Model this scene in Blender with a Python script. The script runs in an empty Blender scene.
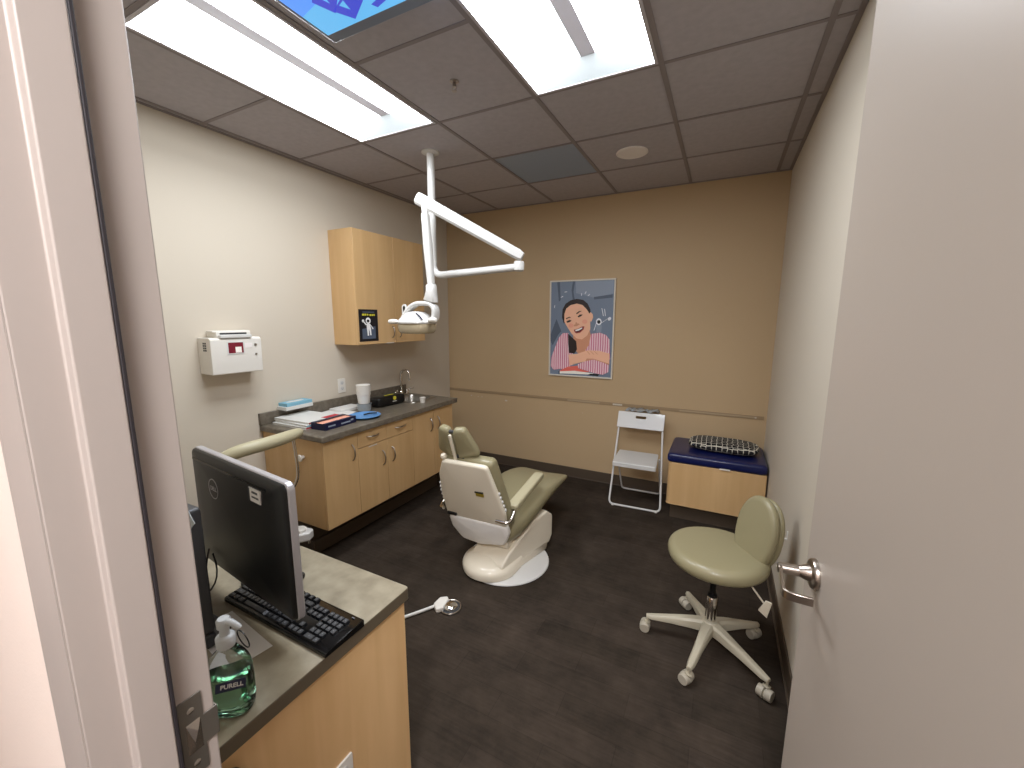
import bpy, bmesh, math, random
from mathutils import Vector, Matrix
random.seed(7)
S = bpy.context.scene
COL = S.collection
PI = math.pi
XL, XR, YB, CE = -2.82, 0.373, 3.9, 2.74      # room: left wall, right wall, back wall, ceiling height
YF, YH = 0.253, 0.128                          # door wall: room face, hall face

# ------------------------------------------------------------ materials
def lin(c):
    return tuple(((x/255.)/12.92 if x/255. <= .04045 else ((x/255.+.055)/1.055)**2.4) for x in c)
def mat(name, rgb, rough=.5, metal=0, coat=0, trans=0, ior=1.45, emit=None, es=0, bump=0, bscale=80, spec=.5, alpha=1):
    m = bpy.data.materials.new(name); m.use_nodes = True
    nt = m.node_tree; b = nt.nodes['Principled BSDF']
    b.inputs['Base Color'].default_value = (*lin(rgb), 1)
    b.inputs['Roughness'].default_value = rough
    b.inputs['Metallic'].default_value = metal
    b.inputs['Coat Weight'].default_value = coat
    b.inputs['Transmission Weight'].default_value = trans
    b.inputs['IOR'].default_value = ior
    b.inputs['Specular IOR Level'].default_value = spec
    b.inputs['Alpha'].default_value = alpha
    if emit is not None:
        b.inputs['Emission Color'].default_value = (*lin(emit), 1)
        b.inputs['Emission Strength'].default_value = es
    if bump:
        n = nt.nodes.new('ShaderNodeTexNoise'); n.inputs['Scale'].default_value = bscale; n.inputs['Detail'].default_value = 4
        t = nt.nodes.new('ShaderNodeTexCoord'); nt.links.new(t.outputs['Object'], n.inputs['Vector'])
        bp = nt.nodes.new('ShaderNodeBump'); bp.inputs['Strength'].default_value = bump; bp.inputs['Distance'].default_value = .002
        nt.links.new(n.outputs['Fac'], bp.inputs['Height']); nt.links.new(bp.outputs['Normal'], b.inputs['Normal'])
    return m
def noisy(m, rgb_a, rgb_b, scale=(8, 8, 8), nscale=1.0, lo=.35, hi=.65, detail=6, distort=0, kind='noise'):
    nt = m.node_tree; b = nt.nodes['Principled BSDF']
    t = nt.nodes.new('ShaderNodeTexCoord'); mp = nt.nodes.new('ShaderNodeMapping'); mp.inputs['Scale'].default_value = scale
    n = nt.nodes.new('ShaderNodeTexNoise'); n.inputs['Scale'].default_value = nscale; n.inputs['Detail'].default_value = detail
    n.inputs['Distortion'].default_value = distort
    r = nt.nodes.new('ShaderNodeValToRGB')
    r.color_ramp.elements[0].position = lo; r.color_ramp.elements[0].color = (*lin(rgb_a), 1)
    r.color_ramp.elements[1].position = hi; r.color_ramp.elements[1].color = (*lin(rgb_b), 1)
    L = nt.links.new
    L(t.outputs['Object'], mp.inputs['Vector']); L(mp.outputs['Vector'], n.inputs['Vector'])
    L(n.outputs['Fac'], r.inputs['Fac']); L(r.outputs['Color'], b.inputs['Base Color'])
    return m
M = {}
M['wall'] = mat('beige wall paint', (208, 198, 182), .75, bump=.25, bscale=220)
M['accent'] = mat('tan accent wall paint', (190, 164, 128), .6, bump=.25, bscale=220)
M['hallpaint'] = mat('hall wall paint', (228, 213, 202), .7, bump=.2, bscale=220)
M['tile'] = noisy(mat('ceiling tile', (150, 140, 130), .95, bump=.15, bscale=300), (172, 167, 171), (180, 175, 179), (30, 30, 30), 1, .3, .7)
M['grid'] = mat('ceiling grid metal', (138, 130, 130), .6)
M['steelpaint'] = mat('painted door frame', (170, 160, 153), .42)
M['doorpaint'] = mat('painted door leaf', (176, 164, 152), .38, bump=.04, bscale=30)
M['gasket'] = mat('black rubber gasket', (38, 33, 36), .7)
M['rubberbase'] = mat('brown rubber cove base', (80, 68, 56), .5)
M['scuff'] = mat('scraped wall patch', (176, 156, 128), .8)
M['scuffwhite'] = mat('bare plaster scuff', (205, 196, 180), .8)
M['band'] = mat('tan painted rail', (158, 135, 104), .5)
# carpet: rectangular tiles laid in planks with mottling
m = mat('brown grey carpet planks', (60, 52, 45), .95, bump=.6, bscale=500, spec=.15)
nt = m.node_tree; b = nt.nodes['Principled BSDF']; L = nt.links.new
t = nt.nodes.new('ShaderNodeTexCoord'); mp = nt.nodes.new('ShaderNodeMapping'); mp.inputs['Rotation'].default_value = (0, 0, 0)
L(t.outputs['Object'], mp.inputs['Vector'])
br = nt.nodes.new('ShaderNodeTexBrick'); br.inputs['Scale'].default_value = 1; br.inputs['Brick Width'].default_value = .5
br.inputs['Row Height'].default_value = .125; br.inputs['Mortar Size'].default_value = .0015
br.inputs['Color1'].default_value = (*lin((62, 54, 47)), 1); br.inputs['Color2'].default_value = (*lin((55, 48, 41)), 1)
br.inputs['Mortar'].default_value = (*lin((52, 45, 39)), 1)
L(mp.outputs['Vector'], br.inputs['Vector'])
n1 = nt.nodes.new('ShaderNodeTexNoise'); n1.inputs['Scale'].default_value = 5; n1.inputs['Detail'].default_value = 8; n1.inputs['Roughness'].default_value = .7
L(t.outputs['Object'], n1.inputs['Vector'])
r1 = nt.nodes.new('ShaderNodeValToRGB'); r1.color_ramp.elements[0].position = .3; r1.color_ramp.elements[0].color = (.62, .61, .60, 1)
r1.color_ramp.elements[1].position = .72; r1.color_ramp.elements[1].color = (1.3, 1.25, 1.2, 1)
L(n1.outputs['Fac'], r1.inputs['Fac'])
n2 = nt.nodes.new('ShaderNodeTexNoise'); n2.inputs['Scale'].default_value = 1; n2.inputs['Detail'].default_value = 6
mp2 = nt.nodes.new('ShaderNodeMapping'); mp2.inputs['Scale'].default_value = (6, 70, 1); L(t.outputs['Object'], mp2.inputs['Vector']); L(mp2.outputs['Vector'], n2.inputs['Vector'])
r2 = nt.nodes.new('ShaderNodeValToRGB'); r2.color_ramp.elements[0].position = .35; r2.color_ramp.elements[0].color = (.88, .88, .88, 1)
r2.color_ramp.elements[1].position = .65; r2.color_ramp.elements[1].color = (1.08, 1.08, 1.08, 1); L(n2.outputs['Fac'], r2.inputs['Fac'])
def mul(a, c):
    x = nt.nodes.new('ShaderNodeMix'); x.data_type = 'RGBA'; x.blend_type = 'MULTIPLY'; x.inputs[0].default_value = 1
    L(a, x.inputs[6]); L(c, x.inputs[7]); return x.outputs[2]
L(mul(mul(br.outputs['Color'], r1.outputs['Color']), r2.outputs['Color']), b.inputs['Base Color'])
M['carpet'] = m
M['maple'] = noisy(mat('maple veneer', (190, 150, 100), .38, coat=.15), (200, 162, 113), (213, 177, 128), (14, 14, 1.2), 1, .25, .75, 7, .6)
M['mapleside'] = noisy(mat('maple veneer panel', (190, 150, 100), .4, coat=.1), (198, 160, 110), (210, 174, 126), (14, 14, 1.2), 1, .25, .75, 7, .6)
M['mapledesk_lifted'] = noisy(mat('maple veneer desk panel brightened', (222, 182, 130), .4, coat=.1), (214, 174, 122), (230, 192, 142), (14, 14, 1.2), 1, .25, .75, 7, .6)  # same maple, lightened to make up for weak light on the desk side
M['mapleedge'] = mat('maple edge banding', (206, 172, 126), .45)
M['dark_gap'] = mat('dark cabinet gap', (46, 34, 24), .8)
M['counter'] = noisy(mat('grey brown laminate', (90, 82, 72), .3), (96, 88, 77), (118, 109, 96), (30, 30, 30), 1, .35, .65)
M['desktop'] = noisy(mat('olive grey laminate', (140, 130, 108), .35), (128, 118, 98), (158, 148, 126), (16, 16, 16), 1, .3, .7, 8)  # desk laminate set lighter than the worktop's for the stronger light on it
M['deskedge'] = mat('brown laminate edge', (98, 88, 72), .4)
M['chrome'] = mat('polished chrome', (220, 216, 210), .12, 1)
M['nickel'] = mat('satin nickel', (178, 168, 158), .28, 1)
M['steel'] = mat('brushed steel', (170, 166, 160), .32, 1)
M['white'] = mat('white plastic', (226, 222, 214), .4)
M['whitemetal'] = mat('white enamel metal', (212, 211, 208), .3, coat=.3)
M['cream'] = mat('warm white plastic shell', (228, 219, 200), .35, coat=.2)
M['creamlow'] = mat('pale grey plastic cover', (240, 238, 234), .4)
M['vinyl'] = mat('sage tan vinyl', (144, 136, 106), .38, coat=.15, bump=.1, bscale=260)
M['black'] = mat('black plastic', (18, 18, 19), .35)
M['blackgloss'] = mat('glossy black plastic', (12, 12, 13), .12)
M['keycap'] = mat('black keycap', (30, 30, 33), .35)
M['legend'] = mat('grey key legend', (95, 95, 98), .6)
M['silver'] = mat('silver plastic rim', (188, 186, 190), .3, .5)
M['darkgrey'] = mat('dark grey plastic', (62, 62, 64), .4)
M['navy'] = mat('navy blue vinyl', (12, 22, 74), .35, coat=.2)
M['navycard'] = mat('navy printed card', (22, 24, 60), .35)
M['paper'] = mat('white paper', (222, 220, 216), .8)
M['cardwhite'] = mat('white card', (214, 214, 210), .6)
M['cyan'] = mat('light blue card', (126, 178, 200), .6)
M['red'] = mat('dark red label', (120, 26, 42), .5)
M['redprint'] = mat('red print', (180, 50, 60), .6)
M['blueplate'] = mat('blue plastic dish', (92, 142, 196), .35)
M['glass'] = mat('clear plastic', (235, 238, 238), .06, trans=1, ior=1.2)
M['clearcup'] = mat('frosted clear plastic', (215, 222, 226), .25, trans=.55, ior=1.3)
M['gel'] = mat('green gel', (176, 226, 192), .08, trans=.95, ior=1.33)
M['pump'] = mat('translucent pump plastic', (206, 208, 208), .35, trans=.2)
M['armpad'] = mat('light cream urethane', (182, 174, 144), .4)
M['bezelgrey'] = mat('slate screen bezel', (120, 132, 152), .35)
M['yellow'] = mat('yellow print', (214, 206, 60), .5)
M['gold'] = mat('amber caution label', (150, 130, 40), .5)
M['vent'] = mat('blue grey return grille', (158, 166, 178), .7)
M['speaker'] = mat('pale speaker grille', (238, 232, 228), .7)
M['shield'] = mat('amber tinted lamp shield', (205, 190, 160), .15, trans=.35, ior=1.3)
M['caster'] = mat('pale grey caster nylon', (170, 162, 146), .4)
M['stoolbase'] = mat('putty nylon base', (176, 168, 148), .4)
M['concealer'] = mat('grey metal plate', (128, 124, 116), .4, .8)
M['posterframe'] = mat('white poster frame', (222, 214, 200), .35)
M['diffuser'] = mat('lit lamp diffuser', (240, 244, 246), .6, emit=(245, 250, 255), es=17)
M['diffuser_hall_added'] = mat('added hall lamp diffuser', (244, 240, 238), .6, emit=(250, 250, 253), es=50)  # strong glow of the unseen hall lamp added behind the camera
M['diffend'] = mat('lamp end reflector', (176, 182, 184), .5)
M['troffer'] = mat('lamp housing white', (196, 192, 198), .5)
for k, c in dict(pbg=(102, 114, 132), pdark=(72, 82, 98), pmid=(122, 132, 148), hair=(44, 30, 30), skin=(218, 168, 140), skin2=(190, 134, 106), pink=(206, 140, 158), pink2=(224, 178, 192), lips=(150, 60, 60), mouth=(92, 30, 34), teeth=(240, 232, 222), chalk=(206, 208, 214), pblack=(24, 24, 30), pred=(206, 96, 84), pwhite=(232, 214, 206), blush=(214, 150, 128)).items():
    M[k] = mat('print ' + k, tuple(min(250, q*1.13+4) if k not in ('pblack', 'hair', 'mouth') else q for q in c), .45)
def screenmat(n, c, s): return mat(n, (10, 10, 12), .2, emit=c, es=s)
M['scr1'] = screenmat('screen sky blue', (90, 150, 255), 1.0)
M['scr2'] = screenmat('screen cyan', (100, 180, 232), 1.0)
M['scr3'] = screenmat('screen indigo', (70, 80, 205), .9)
M['scr4'] = screenmat('screen violet', (130, 130, 245), .95)
# cushion: black and white woven star pattern
m = mat('black and white patterned fabric', (30, 30, 30), .9, bump=.3, bscale=300)
nt = m.node_tree; b = nt.nodes['Principled BSDF']; L = nt.links.new
t = nt.nodes.new('ShaderNodeTexCoord'); v = nt.nodes.new('ShaderNodeTexVoronoi'); v.feature = 'DISTANCE_TO_EDGE'; v.inputs['Scale'].default_value = 27; v.inputs['Randomness'].default_value = .25
L(t.outputs['Object'], v.inputs['Vector']); r = nt.nodes.new('ShaderNodeValToRGB'); r.color_ramp.interpolation = 'CONSTANT'
r.color_ramp.elements[0].color = (*lin((205, 200, 186)), 1); r.color_ramp.elements[1].position = .055; r.color_ramp.elements[1].color = (*lin((24, 22, 24)), 1)
L(v.outputs['Distance'], r.inputs['Fac']); L(r.outputs['Color'], b.inputs['Base Color'])
M['pattern'] = m
# striped sweater print
m = mat('print pink stripes', (210, 150, 165), .45)
nt = m.node_tree; b = nt.nodes['Principled BSDF']; L = nt.links.new
t = nt.nodes.new('ShaderNodeTexCoord'); w = nt.nodes.new('ShaderNodeTexWave'); w.bands_direction = 'X'; w.inputs['Scale'].default_value = 14; w.inputs['Distortion'].default_value = .8
L(t.outputs['Object'], w.inputs['Vector']); r = nt.nodes.new('ShaderNodeValToRGB')
r.color_ramp.elements[0].position = .4; r.color_ramp.elements[0].color = (*lin((212, 124, 150)), 1); r.color_ramp.elements[1].position = .6; r.color_ramp.elements[1].color = (*lin((245, 214, 222)), 1)
L(w.outputs['Fac'], r.inputs['Fac']); L(r.outputs['Color'], b.inputs['Base Color'])
M['stripes'] = m

# ------------------------------------------------------------ mesh helpers
OFF = {}
class MB:
    def __init__(s): s.bm = bmesh.new(); s.mi = 0
    def _v(s, p): return s.bm.verts.new(p)
    def _f(s, vs):
        try:
            f = s.bm.faces.new(vs); f.material_index = s.mi; return f
        except ValueError: return None
    def m(s, i): s.mi = i; return s
    def box(s, x0, x1, y0, y1, z0, z1, T=None):
        ps = [Vector((x, y, z)) for z in (z0, z1) for y in (y0, y1) for x in (x0, x1)]
        if T is not None: ps = [T @ p for p in ps]
        v = [s._v(p) for p in ps]
        for a in ((0, 2, 3, 1), (4, 5, 7, 6), (0, 1, 5, 4), (1, 3, 7, 5), (3, 2, 6, 7), (2, 0, 4, 6)): s._f([v[i] for i in a])
        return s
    def rings(s, rings, cap0=True, cap1=True, closed=False):
        R = [[s._v(p) for p in r] for r in rings]; n = len(R[0])
        rng = range(len(R)) if closed else range(len(R)-1)
        for i in rng:
            a, b = R[i], R[(i+1) % len(R)]
            for j in range(n): s._f([a[j], a[(j+1) % n], b[(j+1) % n], b[j]])
        if not closed:
            if cap0: s._f(R[0][::-1])
            if cap1: s._f(R[-1])
        return s
    def cyl(s, p0, p1, r0, r1=None, n=20):
        r1 = r0 if r1 is None else r1
        p0, p1 = Vector(p0), Vector(p1); d = (p1-p0).normalized()
        u = d.orthogonal().normalized(); w = d.cross(u)
        return s.rings([[p + (u*math.cos(2*PI*k/n) + w*math.sin(2*PI*k/n))*r for k in range(n)] for p, r in ((p0, r0), (p1, r1))])
    def tube(s, pts, r, n=12, closed=False):
        pts = [Vector(p) for p in pts]; N = len(pts)
        rr = r if isinstance(r, (list, tuple)) else [r]*N
        up = None; rings = []
        for i, p in enumerate(pts):
            if closed: d = (pts[(i+1) % N]-pts[i-1]).normalized()
            else: d = (pts[min(i+1, N-1)]-pts[max(i-1, 0)]).normalized()
            if up is None: up = d.orthogonal().normalized()
            else: up = (up - d*up.dot(d)).normalized()
            w = d.cross(up)
            rings.append([p + (up*math.cos(2*PI*k/n)+w*math.sin(2*PI*k/n))*rr[i] for k in range(n)])
        return s.rings(rings, closed=closed)
    def lathe(s, prof, c=(0, 0, 0), n=32, T=None):
        c = Vector(c); rings = []
        for r, z in prof:
            ring = [Vector((math.cos(2*PI*k/n)*max(r, 1e-4), math.sin(2*PI*k/n)*max(r, 1e-4), z)) for k in range(n)]
            rings.append([(T @ p if T is not None else p) + c for p in ring])
        return s.rings(rings)
    def prism(s, poly, z0, z1, T=None):
        T = T or Matrix.Identity(4)
        return s.rings([[T @ Vector((x, y, z)) for x, y in poly] for z in (z0, z1)])
    def flat(s, poly, T, z=0):
        s._f([s._v(T @ Vector((x, y, z))) for x, y in poly]); return s
    def pad(s, outline, t, r, dome=0, T=None, steps=5, hollow=0):
        # cushion: outline in the local xy plane, rounded rim of radius r, thickness t along z, domed top
        T = T or Matrix.Identity(4)
        cx = sum(p[0] for p in outline)/len(outline); cy = sum(p[1] for p in outline)/len(outline)
        size = min(max(p[0] for p in outline)-min(p[0] for p in outline), max(p[1] for p in outline)-min(p[1] for p in outline))/2
        prof = []
        prof.append((.5, -t/2 - hollow)); 
        for k in range(steps+1):
            a = -PI/2 + PI/2*k/steps; prof.append((1-(r/size)*(1-math.cos(a)), -t/2 + r + r*math.sin(a)))
        for k in range(steps+1):
            a = PI/2*k/steps; prof.append((1-(r/size)*(1-math.cos(a)), t/2 - r + r*math.sin(a)))
        for q in (.75, .5, .25, .05):
            if q < 1-r/size: prof.append((q, t/2 + dome*(1-(q/(1-r/size))**2)))
        return s.rings([[T @ Vector((cx+(x-cx)*q, cy+(y-cy)*q, z)) for x, y in outline] for q, z in prof])
    def add(s, verts, faces):
        v = [s._v(p) for p in verts]
        for f in faces: s._f([v[i] for i in f])
        return s
    def build(s, name, mats, parent=None, bevel=0, seg=2, smooth=True, sub=0, ang=40):
        if not isinstance(mats, (list, tuple)): mats = [mats]
        bmesh.ops.recalc_face_normals(s.bm, faces=s.bm.faces)
        off = OFF.get(parent.name if parent else None, Vector((0, 0, 0)))
        if off.length: bmesh.ops.translate(s.bm, verts=s.bm.verts, vec=-off)
        me = bpy.data.meshes.new(name); s.bm.to_mesh(me); s.bm.free()
        for mm in mats: me.materials.append(M[mm])
        if smooth:
            me.polygons.foreach_set('use_smooth', [True]*len(me.polygons))
            me.set_sharp_from_angle(angle=math.radians(ang))
        o = bpy.data.objects.new(name, me); COL.objects.link(o)
        if parent: o.parent = parent; OFF[o.name] = off
        if bevel:
            b = o.modifiers.new('bevel', 'BEVEL'); b.width = bevel; b.segments = seg; b.limit_method = 'ANGLE'; b.angle_limit = math.radians(50)
        if sub:
            d = o.modifiers.new('sub', 'SUBSURF'); d.levels = sub; d.render_levels = sub
        return o
def tag(o, label, cat, group=None, kind=None):
    o['label'] = label; o['category'] = cat
    if group: o['group'] = group
    if kind: o['kind'] = kind
    return o
def struct(o): o['kind'] = 'structure'; return o
def thing(name, label, cat, loc=(0, 0, 0), rz=0, local=False, group=None):
    o = bpy.data.objects.new(name, None); COL.objects.link(o); o.location = loc; o.rotation_euler = (0, 0, rz); o.empty_display_size = .05
    OFF[o.name] = Vector((0, 0, 0)) if local else Vector(loc)
    return tag(o, label, cat, group)
def recenter(o):
    # put a single-mesh thing's origin at the middle of its base
    me = o.data; xs = [v.co.x for v in me.vertices]; ys = [v.co.y for v in me.vertices]; zs = [v.co.z for v in me.vertices]
    c = Vector(((min(xs)+max(xs))/2, (min(ys)+max(ys))/2, min(zs)))
    me.transform(Matrix.Translation(-c)); o.location = c; OFF[o.name] = c; return o
def copy_tree(o, parent=None):
    c = o.copy(); COL.objects.link(c); c.parent = parent; OFF[c.name] = OFF.get(o.name, Vector((0, 0, 0)))
    for ch in list(o.children): copy_tree(ch, c)
    return c
def frame(origin, xd, yd):
    x = Vector(xd).normalized(); y = Vector(yd); y = (y - x*y.dot(x)).normalized(); z = x.cross(y)
    T = Matrix.Identity(4)
    for i in range(3): T[i][0], T[i][1], T[i][2], T[i][3] = x[i], y[i], z[i], origin[i]
    return T
def ell(rx, ry, n=40, p=2.0, cx=0, cy=0):
    out = []
    for k in range(n):
        a = 2*PI*k/n; c, s_ = math.cos(a), math.sin(a)
        out.append((cx+rx*math.copysign(abs(c)**(2/p), c), cy+ry*math.copysign(abs(s_)**(2/p), s_)))
    return out
def rrect(x0, x1, y0, y1, r, n=5):
    out = []
    for cx, cy, a0 in ((x1-r, y1-r, 0), (x0+r, y1-r, 90), (x0+r, y0+r, 180), (x1-r, y0+r, 270)):
        for k in range(n+1):
            a = math.radians(a0+90*k/n); out.append((cx+r*math.cos(a), cy+r*math.sin(a)))
    return out
def roundpoly(pts, r, n=5):
    out = []; N = len(pts)
    for i in range(N):
        p = Vector(pts[i]); a = Vector(pts[i-1]); b = Vector(pts[(i+1) % N])
        da = (a-p).normalized(); db = (b-p).normalized(); half = da.angle(db)/2
        rr = r[i] if isinstance(r, (list, tuple)) else r
        d = min(rr/math.tan(half), (a-p).length*.49, (b-p).length*.49)
        s_, e = p+da*d, p+db*d
        for k in range(n+1):
            t = k/n; q = s_*(1-t)**2 + p*2*t*(1-t) + e*t*t; out.append((q.x, q.y))
    return out
def bez(p0, p1, p2, n=10):
    p0, p1, p2 = Vector(p0), Vector(p1), Vector(p2)
    return [p0*(1-k/n)**2 + p1*2*(k/n)*(1-k/n) + p2*(k/n)**2 for k in range(n+1)]
def textmesh(body, size, T, mname, name, parent, depth=.0004, shear=0, bold=0):
    c = bpy.data.curves.new('t', 'FONT'); c.body = body; c.size = size; c.align_x = 'CENTER'; c.align_y = 'CENTER'; c.extrude = depth; c.shear = shear; c.offset = bold
    o = bpy.data.objects.new('t', c); COL.objects.link(o)
    bpy.context.view_layer.update()
    me = bpy.data.meshes.new_from_object(o.evaluated_get(bpy.context.evaluated_depsgraph_get()))
    bpy.data.objects.remove(o); bpy.data.curves.remove(c)
    me.transform(T); off = OFF.get(parent.name if parent else None, Vector((0, 0, 0))); me.transform(Matrix.Translation(-off))
    me.materials.clear(); me.materials.append(M[mname]); me.name = name
    r = bpy.data.objects.new(name, me); COL.objects.link(r)
    if parent: r.parent = parent; OFF[r.name] = off
    return r

# ------------------------------------------------------------ room shell
struct(MB().box(-3.4, 1.9, -2.3, YB+.15, -.1, 0).build('floor', 'carpet', smooth=False))
struct(MB().box(XL-.12, XL, YH, YB+.12, 0, CE+.12).build('wall_left', 'wall', smooth=False))
struct(MB().box(XR, XR+.12, YH, YB+.12, 0, CE+.12).build('wall_right', 'wall', smooth=False))
struct(MB().box(XL, XR, YB, YB+.12, 0, CE+.12).build('wall_back', 'accent', smooth=False))
DH = 2.44
wf = MB().box(XL, -.672, YH+.012, YF-.012, 0, CE+.12).box(-.672, XR, YH+.012, YF-.012, DH+.05, CE+.12)
struct(wf.build('wall_front', 'wall', smooth=False))
# hall: its wall face, the far hall wall, end walls, ceiling
struct(MB().box(-3.4, -.672, YH+.002, YH+.011, 0, CE).box(-.672, XR, YH+.002, YH+.011, DH+.05, CE).box(XR+.121, 1.9, YH+.002, YH+.011, 0, CE).box(XR+.001, XR+.12, YH-.01, YH-.001, 0, CE).build('wall_hall', 'hallpaint', smooth=False))
struct(MB().box(-3.4, 1.9, -2.3, -2.2, 0, CE).box(-3.4, -3.3, -2.2, YH, 0, CE).box(1.8, 1.9, -2.2, YH, 0, CE).build('wall_hall_far', 'hallpaint', smooth=False))
# ceiling tiles, leaving the two openings for the troffers
gx = [XL, -2.77, -2.16, -1.55, -.94, -.33, .28, XR]
gy = [YF-.02, .26, .87, 1.48, 2.09, 2.70, 3.30, YB]
LIGHTS = [(-2.16, -1.55), (-.94, -.33)]
cm = MB()
for i in range(len(gx)-1):
    for j in range(len(gy)-1):
        if (gx[i], gx[i+1]) in LIGHTS and gy[j] in (.87, 1.48): continue
        if gx[i] == -1.55 and gy[j] == 2.70: continue
        cm.box(gx[i]+.0, gx[i+1]-.0, gy[j], gy[j+1], CE, CE+.02)
cm.box(XL-.1, XR+.1, YH, YB+.1, CE+.121, CE+.14)
struct(cm.build('ceiling', 'tile', smooth=False))
struct(MB().box(-3.4, -.2, -2.3, YH+.011, CE, CE+.05).box(.41, 1.9, -2.3, YH+.011, CE, CE+.05).box(-.2, .41, -2.3, -1.6, CE, CE+.05).box(-.2, .41, -.38, YH+.011, CE, CE+.05).box(-.3, .5, -1.7, -.28, CE+.12, CE+.14).build('ceiling_hall', 'tile', smooth=False))
g = MB(); w = .0115
for x in gx[1:-1]: g.box(x-w, x+w, YF, YB, CE-.004, CE+.001)
for y in gy[2:-1]:
    for i in range(len(gx)-1):
        if (gx[i], gx[i+1]) in LIGHTS and y == 1.48: continue
        g.box(gx[i]+(w if i else 0), gx[i+1]-(w if i < len(gx)-2 else 0), y-w*.8, y+w*.8, CE-.0035, CE+.001)
g.box(XL, XL+.02, YF, YB, CE-.005, CE).box(XR-.02, XR, YF, YB, CE-.005, CE).box(XL+.02, XR-.02, YB-.02, YB, CE-.005, CE)
struct(g.build('trim_1', 'grid', smooth=False))
# cove base
bb = MB().box(XL, XL+.008, 1.0, 1.66, 0, .105).box(XL, XL+.008, 3.2, YB, 0, .105)
struct(bb.build('baseboard_left', 'rubberbase', bevel=.003))
struct(MB().box(XL+.008, XR-.008, YB-.008, YB, 0, .105).box(XL+.008, XR-.008, YB-.018, YB, 0, .008).build('baseboard_back', 'rubberbase', bevel=.003))
struct(MB().box(XR-.008, XR, .35, YB, 0, .105).box(XR-.016, XR, .35, YB, 0, .008).build('baseboard_right', 'rubberbase', bevel=.003))
# low tan rail on the accent wall, a strip standing for a wall marking, with scraped patches
rl = MB().m(0).box(XL+.002, XR-.02, YB-.006, YB, .796, .826)
struct(rl.build('trim_2', 'band', bevel=.0015))
sc = MB().m(0).box(-1.36, -1.03, YB-.0075, YB-.0055, .801, .818).box(-.30, .30, YB-.0075, YB-.0055, .806, .817)
sc.m(1).box(-.9, -.81, YB-.0075, YB-.0055, .802, .818).box(.285, .30, YB-.009, YB-.007, .805, .815)
for x, z, q in ((-2.52, .755, .008), (-2.43, .75, .006), (-2.38, .75, .006), (-2.07, .735, .014), (-1.2, .69, .004), (-1.75, .63, .003)): sc.box(x-q, x+q, YB-.001, YB+.001, z-q*.5, z+q*.5)
o = sc.build('trim_3', ['scuff', 'scuffwhite']); struct(o)

# ------------------------------------------------------------ door frame and door
JX = -.60
prof = [(JX-.075, YH), (JX-.0, YH), (JX-.0, .164), (JX+.016, .164), (JX+.016, .2015), (JX, .2015), (JX, YF), (JX-.052, YF), (JX-.052, YF-.012), (JX-.075, YF-.012)]
fr = MB().prism(prof, 0, DH+.05)
HX = .318
prof2 = [(XR, YH), (HX, YH), (HX, .164), (HX-.016, .164), (HX-.016, .2035), (HX, .2035), (HX, YF), (XR, YF)]
fr.prism(prof2, 0, DH+.05)
fr.box(JX, HX, YH, YF, DH, DH+.05).box(JX+.016, HX-.016, .164, .2035, DH-.016, DH)
fo = fr.build('trim_4', 'steelpaint', bevel=.0022, seg=3); struct(fo)
fo['label'] = 'painted steel door frame beside the desk'
g_ = MB().box(JX+.0005, JX+.0168, .2015, .2055, 0, DH-.02).build('gasket', 'gasket', fo, bevel=.001); g_['label'] = 'black rubber door gasket'
MB().box(JX-.0745, JX-.0005, YH-.0009, YH+.0005, 0, DH).box(JX-.082, JX-.0745, YH-.001, YH+.01, 0, DH).build('edge_bead', 'steelpaint', fo)
# strike plate on the rabbet, lip wrapping to the room side
SZ = 1.06
sp = MB().prism([(.2105, SZ-.06), (.2385, SZ-.06), (.2385, SZ-.022), (YF+.002, SZ-.022), (YF+.002, SZ+.022), (.2385, SZ+.022), (.2385, SZ+.06), (.2105, SZ+.06)], 0, .0018, T=Matrix(((0, 0, 1, JX+.0002), (1, 0, 0, 0), (0, 1, 0, 0), (0, 0, 0, 1))))
sp.box(JX-.012, JX+.002, YF+.0005, YF+.0025, SZ-.022, SZ+.022)
so = sp.build('strike_plate', 'concealer', fo, bevel=.0006); so['label'] = 'grey metal strike plate'
hb = MB().add([Vector((JX+.0022, .217, SZ-.023)), Vector((JX+.0022, .2345, SZ-.023)), Vector((JX+.0022, .2345, SZ+.023)), Vector((JX+.0022, .217, SZ+.023)), Vector((JX+.006, .224, SZ-.006)), Vector((JX+.0055, .229, SZ+.008))], [(0, 1, 4), (1, 2, 5), (1, 5, 4), (2, 3, 5), (3, 0, 4), (3, 4, 5)]).build('latch_pocket', 'chrome', so, smooth=False)  # raised chrome pyramid over the latch hole, shaped to give its glare
MB().lathe([(.0045, 0), (.0045, .0006), (.002, .001), (0, .001)], T=Matrix.Rotation(PI/2, 4, 'Y'), c=(JX+.0019, .2245, SZ+.041), n=14).lathe([(.0045, 0), (.0045, .0006), (.002, .001), (0, .001)], T=Matrix.Rotation(PI/2, 4, 'Y'), c=(JX+.0019, .2245, SZ-.041), n=14).build('screw', 'chrome', so)
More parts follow.
